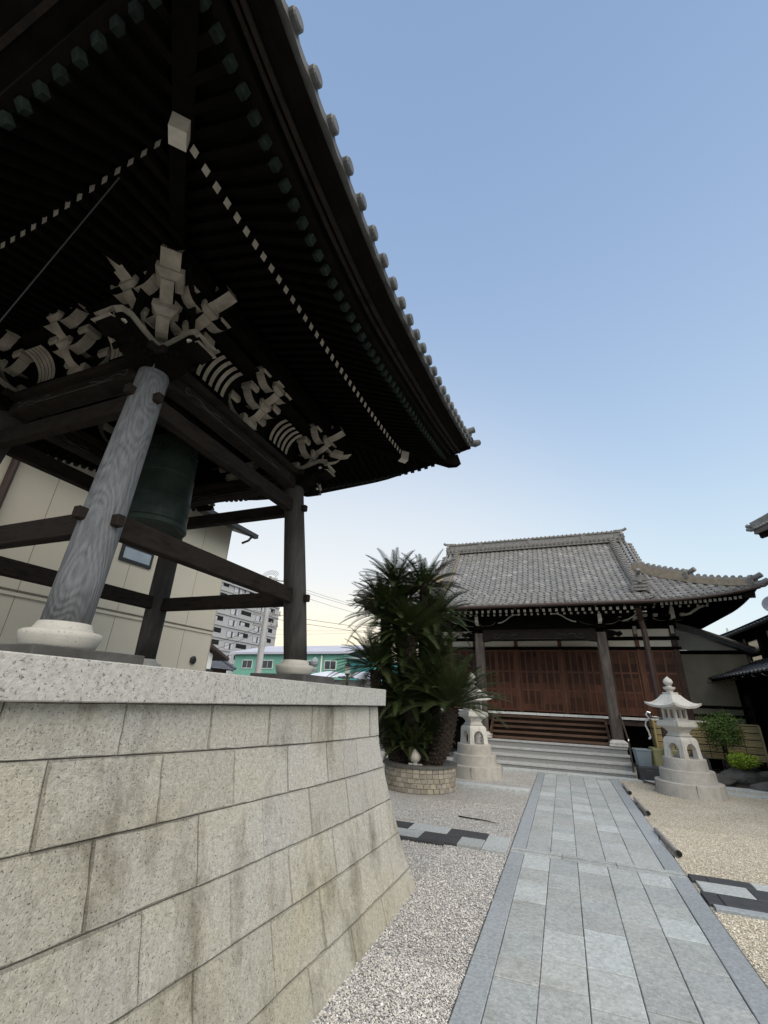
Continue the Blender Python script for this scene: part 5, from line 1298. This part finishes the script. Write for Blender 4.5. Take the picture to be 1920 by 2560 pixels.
for y in (13.2, 15.4, 17.4):
    q = MB(); q.bb(6.06, 6.09, y, y + 1.1, 3.05, 3.75); w_ = q.build('window', 'dark_glass', dh)
    q = MB(); q.bb(6.0, 6.055, y + 1.14, y + 1.19, 3.0, 3.85); q.build('window_frame', 'white_paint', w_)
    q = MB(); q.bb(5.98, 6.06, y - .12, y - .02, 2.95, 3.95); q.build('window_post', 'wood_beam', w_)
q = MB(); q.tube([(5.56, 14, 3.93), (5.56, 21.2, 3.93)], .05, 8); q.build('gutter', 'dark_metal', dh)
sd_ = thing('satellite_dish', (6.35, 16.55, 4.2), 'white satellite dish on the dark tiled roof at the right edge', 'satellite dish')
q = MB(); rows = []; o = Vector((6.13, 15.9, 4.50)); f = Vector((-.45, -.85, .25)).normalized(); s = f.cross(U).normalized(); u_ = s.cross(f)
for i in range(5):
    r = .27 * i / 4; rows.append([o + (s * math.cos(a) + u_ * math.sin(a)) * r + f * (.06 * (i / 4) ** 2) for a in lin(0, 2 * math.pi, 20)])
q.grid(rows); q.build('bowl', 'dish', sd_, smooth=True)
q = MB(); q.tube([o - f * .02, o - f * .15 - U * .25], .02, 6); q.tube([o - u_ * .25, o + f * .28 + u_ * .0], .012, 5); q.build('arm', 'dark_metal', sd_)
# far lattice mast, red and white
tm = thing('radio_mast', (46.0, 150.0, 0), 'tip of a red and white lattice mast far behind the dark house roof', 'mast')
q = MB(); H0 = 22.5
for k in range(8):
    z0, z1 = 12 + k * 1.35, 12 + (k + 1) * 1.35; w0, w1 = 1.8 - k * .2, 1.8 - (k + 1) * .2
    for sx in (-1, 1):
        for sy in (-1, 1): q.tube([(45.6 + sx * w0 * .5, 150 + sy * w0 * .5, z0), (45.6 + sx * w1 * .5, 150 + sy * w1 * .5, z1)], .13, 5, k % 2)
        q.tube([(45.6 + sx * w0 * .5, 149.5, z0), (45.6 - sx * w1 * .5, 149.5, z1)], .1, 5, k % 2)
for sx in (-1, 1):
    for sy in (-1, 1): q.tube([(45.6 + sx * 1.3, 150 + sy * 1.3, 0), (45.6 + sx * .9, 150 + sy * .9, 12)], .14, 5, 0)
q.build('lattice', ['red_paint', 'white_paint'], tm)
# roof corner at the right edge
gh = thing('gate_tower', (9.5, 14.2, 0), 'tall tower with upturned tiled roof corner entering the picture at the right edge', 'tower')
ex, ey, ez = 6.05, 15.45, 6.72
q = MB(); q.bb(7.4, 11.6, 10.5, 14.0, 0, 6.6); q.build('wall', 'wood_beam', gh)
q = MB(); cxm, cym = 9.5, 12.25
def gz(x, y): 
    dx = min(x - ex, 2 * cxm - ex - x); dy = min(ey - y, y - (2 * cym - ey)); d = max(0, min(dx, dy)); e = max(dx, dy) ; return ez - .22 + .55 * d + .05 * d * d + .22 * max(0, 1 - e / 2.2) ** 2
for side in (0, 1, 2, 3):
    rows = []
    for j in range(11):
        v = j / 10; row = []; ins = v * (ey - cym)
        n = 60
        for i in range(n + 1):
            f = i / n
            if side == 0: p = (ex + ins, (2 * cym - ey) + ins + (2 * (ey - cym) - 2 * ins) * f)
            elif side == 1: p = (ex + ins + (2 * (cxm - ex) - 2 * ins) * f, ey - ins)
            elif side == 2: p = (2 * cxm - ex - ins, (2 * cym - ey) + ins + (2 * (ey - cym) - 2 * ins) * f)
            else: p = (ex + ins + (2 * (cxm - ex) - 2 * ins) * f, (2 * cym - ey) + ins)
            row.append((p[0], p[1], gz(*p) + .035 * math.cos(i * math.pi) + .02 * (1 - (v * 5) % 1)))
        rows.append(row)
    q.grid(rows, 0, flip=side in (1, 2))
und = [(ex + .02, ey - .02, gz(ex, ey) - .10), (2 * cxm - ex, ey - .02, gz(2 * cxm - ex, ey) - .10), (2 * cxm - ex, 2 * cym - ey, ez - .1), (ex + .02, 2 * cym - ey + .02, gz(ex, 2 * cym - ey) - .1)]
for sgn in (0, 1):
    n = 16
    ed = [((ex + .03, ey - (2 * (ey - cym)) * k / n, gz(ex, ey - (2 * (ey - cym)) * k / n)) if sgn == 0 else (ex + 2 * (cxm - ex) * k / n, ey - .03, gz(ex + 2 * (cxm - ex) * k / n, ey))) for k in range(n + 1)]
    q.sweep([Vector(p) - U * .10 for p in ed], [(-.04, -.06), (.04, -.06), (.04, .06), (-.04, .06)], mi=2)
    q.grid([[Vector(p) - U * .14 for p in ed], [Vector(((p[0] + 1.3) if sgn == 0 else min(max(p[0], 7.3), 11.7), min(max(p[1], 10.4), 14.1) if sgn == 0 else p[1] - 1.35, 6.6)) for p in ed]], 3)
    for k in range(24):
        a_ = k * .2 + .1
        c = Vector((ex, ey - a_, gz(ex, ey - a_) + .02)) if sgn == 0 else Vector((ex + a_, ey, gz(ex + a_, ey) + .02)); dn = Vector((-1, 0, 0)) if sgn == 0 else Vector((0, 1, 0))
        q.tube([c - dn * .1, c + dn * .03], .05, 8, 1)
d = Vector((-1, 1, 0)).normalized(); e = Vector((ex, ey, gz(ex, ey)))
q.sweep([e - d * k * .35 + U * (.1 + (gz(ex + k * .2475, ey - k * .2475) - e.z)) for k in range(8)], [(-.08, -.1), (.08, -.1), (.08, .1), (-.08, .1)], mi=1)
q.tube([e - d * .3 + U * .1, e + d * .05 + U * .1, e + d * .15 + U * .16], .06, 8, 1); q.tube([e - d * .3, e + d * .06, e + d * .16 + U * .05], .06, 8, 1)
q.beam(e - d * 1.2 - U * .2 + U * .06, e - d * .12 - U * .26, .11, .14, mi=4)
q.build('roof', ['roof_tile_dark', 'ridge_tile', 'gutter_brown', 'wood_black', 'wood_beam'], gh)

# ------------------------------------------------------------------ cream house behind the bell tower
ho = thing('cream_house', (-10.5, 3.5, 0), 'cream clad two storey house with a small window behind the bell tower', 'house')
XH, YH = -7.5, 8.2
q = MB(); q.bb(-14, XH, -6, YH, 0, 5.6)
for y in lin(-5.3, YH, 16): q.bb(XH - .002, XH + .0025, y - .004, y + .004, .4, 5.55, 1)
q.bb(XH - .01, XH + .02, -6, YH + .02, 2.78, 2.83, 0); q.bb(XH - .01, XH + .03, -6, YH + .02, 2.855, 2.87, 1); q.bb(XH + .0026, XH + .012, 2.72 - 4, 2.72, 2.87, 5.5, 2)
q.bb(-14, XH + .001, YH + .001, YH + .02, 0, 5.58, 0)
q.build('wall', ['siding', 'siding_joint', 'siding_grey'], ho)
q = MB(); q.add([(XH + .55, -6.5, 5.34), (XH + .55, YH + .28, 5.34), (-10.75, YH + .28, 6.75), (-10.75, -6.5, 6.75), (XH + .55, -6.5, 5.22), (XH + .55, YH + .28, 5.22), (-10.75, YH + .28, 6.6), (-10.75, -6.5, 6.6), (-14.5, YH + .28, 5.3), (-14.5, -6.5, 5.3)],
      [(0, 1, 2, 3), (4, 7, 6, 5), (0, 4, 5, 1), (1, 5, 6, 2), (3, 2, 8, 9), (2, 6, 8)])
q.build('roof', 'roof_tile_dark', ho)
q = MB(); q.bb(XH + .53, XH + .65, -6.5, YH + .282, 5.20, 5.30); q.tube([(XH + .6, YH + .1, 5.2), (XH + .55, YH + .05, 5.08), (XH + .38, YH + .03, 5.02)], .03, 8); q.build('gutter', 'dark_metal', ho)
q = MB(); q.tube([(XH + .08, 3.28, 5.2), (XH + .08, 3.28, 0)], .055, 10); q.build('downpipe', 'gutter_brown', ho)
q = MB(); q.bb(XH - .02, XH + .03, 5.40, 6.12, 3.78, 4.10); wnd = q.build('window', 'dark_metal', ho)
q = MB(); q.bb(XH + .02, XH + .034, 5.46, 6.06, 3.84, 4.05); q.build('pane', 'window_glass', wnd)
q = MB(); q.lathe([(.075, 0), (.085, .04), (.05, .06)], 16, (0, 0, 0)); q.v = [tuple(Matrix.Rotation(math.pi / 2, 3, 'Y') @ Vector(p) + Vector((XH, 7.75, 2.18))) for p in q.v]; q.build('vent', 'dark_metal', ho)
# ------------------------------------------------------------------ far buildings
ap = thing('apartment_block', (-88, 84, 0), 'tall grey apartment block with rows of balconies in the distance', 'apartment building')
XA = -80.; YA = 114.6; FL = 2.95; NF = 9
q = MB(); q.bb(-98, XA, 40, YA, 0, 27.6); q.bb(-92, XA - 4, 60, 90, 27.6, 29.5); q.build('wall', 'apartment_wall', ap)
q = MB(); q.bb(-98.2, XA + .5, 39.8, YA + .2, 27.6, 28.2)
for f in range(NF): q.bb(XA, XA + .25, 40, YA, 2.0 + f * FL, 2.25 + f * FL)
q.build('parapet', 'apartment_light', ap)
nw = 0
for f in range(NF):
    z = 2.6 + f * FL; y = YA - 2.2
    while y > 58:
        q = MB(); q.bb(XA - .35, XA + .02, y - 4.4, y, z - .1, z + 1.75); bx = q.build('balcony', 'black', ap)
        q = MB(); q.bb(XA + .03, XA + .12, y - 4.6, y + .2, z - .5, z + .55); q.build('railing', 'apartment_light', bx)
        if random.random() < .5:
            q = MB(); q.bb(XA + .03, XA + .06, y - 3.9, y - 2.2, z + .6, z + 1.5); q.build('door', 'curtain', bx)
        y -= 5.4
        q = MB(); q.bb(XA - .1, XA + .04, y - 3.4, y, z - .1, z + 1.5); wn_ = q.build('window', 'dark_glass', ap)
        q = MB(); q.bb(XA + .045, XA + .07, y - 3.3, y - 1.7, z - .05, z + 1.42); q.bb(XA + .045, XA + .07, y - 1.0, y - .1, z - .05, z + 1.42); q.build('curtain', 'curtain', wn_)
        y -= 5.6; nw += 1
gb = thing('green_shed', (-29, 52, 0), 'long green corrugated metal building with a pale roof in the distance', 'warehouse')
GY = 45.
q = MB(); q.bb(-36.9, -22.1, GY, GY + 14, 0, 5.75)
for i in range(73): x = -36.8 + i * .2; q.bb(x, x + .07, GY - .03, GY, 0, 5.7)
q.build('wall', 'green_cladding', gb)
q = MB(); q.bb(-22.1, -18.0, GY + 1, GY + 14, 0, 5.3); q.build('wall', 'teal_cladding', gb)
q = MB(); q.add([(-37.4, GY - .5, 5.65), (-21.5, GY - .5, 5.75), (-21.5, GY + 7, 7.3), (-37.4, GY + 7, 7.2), (-37.4, GY - .5, 5.9), (-21.5, GY - .5, 6.0), (-21.5, GY + 7, 7.5), (-37.4, GY + 7, 7.4), (-37.4, GY + 14.5, 5.8), (-21.5, GY + 14.5, 5.8)], [(0, 1, 5, 4), (4, 5, 6, 7), (7, 6, 9, 8), (3, 2, 1, 0), (1, 2, 6, 5), (0, 4, 7, 3)])
q.bb(-22.1, -17.7, GY + .6, GY + 14, 5.3, 5.45); q.build('roof', 'metal_roof', gb)
for x in (-35.66, -32.75, -30.1, -27.2, -24.44):
    q = MB(); q.bb(x, x + 1.5, GY - .08, GY - .04, 4.08, 5.06); w_ = q.build('window', 'white_paint', gb)
    q = MB(); q.bb(x + .08, x + .72, GY - .1, GY - .075, 4.16, 4.98); q.bb(x + .78, x + 1.42, GY - .1, GY - .075, 4.16, 4.98); q.build('pane', 'dark_glass', w_)
q = MB(); q.tube([(-24.8, GY - .15, 0), (-24.8, GY - .15, 5.6)], .09, 8); q.build('downpipe', 'white_paint', gb)
# small houses between
sh = thing('small_house', (-19, 17, 0), 'small white and grey house with a red brown gable beside the cream wall', 'house')
q = MB(); q.bb(-22, -17.5, 13.5, 19.5, 0, 3.35); q.add([(-17.5, 13.5, 3.35), (-17.5, 19.5, 3.35), (-17.5, 16.5, 4.6), (-22, 13.5, 3.35), (-22, 19.5, 3.35), (-22, 16.5, 4.6)], [(0, 1, 2), (3, 5, 4)]); q.build('wall', 'white_paint', sh)
q = MB(); q.bb(-17.52, -17.4, 13.4, 19.55, 1.9, 2.6); q.build('band', 'dark_metal', sh)
q = MB()
for s_ in (1, -1): q.beam((-19.7, 16.5, 4.68), (-19.7, 16.5 + s_ * 3.9, 3.16), 5.2, .14)
q.build('roof', 'gutter_brown', sh)
th = thing('tiled_house', (-30, 28, 0), 'low house with grey tiled roof in front of the apartment block', 'house')
q = MB(); q.bb(-33, -26.6, 24.4, 31.6, 0, 3.25); q.build('wall', 'wood_brown', th)
q = MB(); slope(q, -26.0, 3.2, -30.0, 5.1, 24, 32.0); q.tube([(-30, 23.9, 5.15), (-30, 32.1, 5.15)], .16, 8, 0); q.tube([(-26, 32.0, 3.3), (-30, 32.05, 5.2)], .12, 8, 0)
q.add([(-30, 24, 5.1), (-30, 32, 5.1), (-34, 32, 3.2), (-34, 24, 3.2), (-26, 31.9, 3.15), (-26, 24, 3.15)], [(0, 1, 2, 3), (1, 2, 4), (0, 5, 3)]); q.build('roof', ['roof_tile_dark', 'wood_black'], th)
tr = thing('tin_roof_shed', (-9.5, 17, 0), 'low shed with a rippled pale metal roof just above the platform edge', 'shed')
q = MB(); q.bb(-9.7, -6.6, 16.6, 20, 0, 2.15); q.build('wall', 'concrete', tr)
q = MB(); rows = [[(-10.0 + i * .1, y, z + .05 * math.sin(i * .37) + .02 * math.sin(i * 3.1)) for i in range(36)] for y, z in ((16.2, 2.22), (18.2, 2.5), (20.4, 2.3))]; q.grid(rows); q.build('roof', 'tarp', tr)
# utility poles, wires, street lamp
def pole(loc, h, r, label, arms):
    t = thing('utility_pole', loc, label, 'utility pole', 'utility poles'); x, y, _ = loc
    q = MB(); q.tube([(x, y, 0), (x, y, h)], r, 12, scales=[1, .7]); q.build('shaft', 'pole_grey' if h > 9 else 'concrete', t)
    for z, L in arms:
        q = MB(); q.beam((x - L * .8, y - L * .45, z), (x + L * .8, y + L * .45, z), .09, .09)
        for k in range(5):
            f = -.9 + k * .45; q.lathe([(.03, 0), (.06, .06), (.03, .12), (.055, .18), (.02, .24)], 8, (x + L * .8 * f, y + L * .45 * f, z + .05))
        q.build('cross_arm', 'pole_grey', t)
    if h > 9: q = MB(); q.lathe([(.02, h - 1.0), (.26, h - .98), (.26, h - .2), (.02, h - .18)], 12, (x + .4, y, 0)); q.build('transformer', 'concrete', t)
    q = MB()
    for k in range(4): q.tube([(x + 1.0 * math.cos(a) * (1 - .1 * k), y, h + .1 + .5 * math.sin(a) - k * .12) for a in lin(0, math.pi, 10)], .018, 4)
    q.build('jumper_wires', 'wire', t)
pole((-17.75, 24.1, 0), 6.9, .20, 'pale concrete utility pole in front of the green metal building', ((6.3, 1.0), (5.6, .9)))
pole((-26.9, 36.2, 0), 12.6, .2, 'taller utility pole with wired cross arms above the apartment block roofline', ((12.2, 1.7), (11.4, 1.5)))
wires = [((-17.7, 24, 6.4), (10, 60, 9.5)), ((-17.7, 24, 6.1), (12, 62, 8.8)), ((-26, 36, 12.2), (0, 48, 7.9)), ((-26, 36, 11.9), (2, 49, 7.4)), ((-26, 36, 11.4), (3, 50, 6.4)), ((-17.7, 24, 5.7), (-35, 30, 6.2)), ((-17.7, 24, 5.4), (-36, 31, 5.2)), ((-26, 36, 12.2), (-40, 30, 13.2)), ((-44, 60, 11), (6, 52, 11.5)), ((-44, 60, 10.2), (8, 52, 12.3))]
for k, (a, c) in enumerate(wires):
    a, c = Vector(a), Vector(c); q = MB(); q.tube([a.lerp(c, f) - U * (1.2 * 4 * f * (1 - f)) for f in lin(0, 1, 16)], .014, 4)
    tag(q.build('power_line', 'wire'), 'thin dark overhead power line strung across the pale yellow sky', 'power line', 'overhead power lines')
sl = thing('street_lamp', (-7.66, 16.0, 0), 'dark lamp post with a white lantern head left of the cycad', 'street lamp')
x, y = -7.66, 16.0
q = MB(); q.tube([(x, y, 0), (x, y, 2.3)], .045, 10); q.build('post', 'dark_metal', sl)
q = MB(); q.lathe([(.09, 2.36), (.13, 2.62)], 6, (x, y, 0)); q.build('lamp_glass', 'lamp_glass', sl)
q = MB(); q.lathe([(.05, 2.28), (.11, 2.33), (.10, 2.36)], 6, (x, y, 0)); q.lathe([(.15, 2.62), (.12, 2.68), (.03, 2.76), (.015, 2.82)], 6, (x, y, 0)); q.build('cap', 'dark_metal', sl)
rb = thing('roof_finial', (-6.98, 12.2, 0), 'small blue grey ball finial just right of the far post base', 'finial')
q = MB(); q.lathe([(.10, 2.2), (.12, 2.3), (.06, 2.34), (.12, 2.42), (.13, 2.5), (.07, 2.6), (.01, 2.64)], 14, (-6.98, 12.2, -.0)); q.build('ball', 'slab_blue', rb)
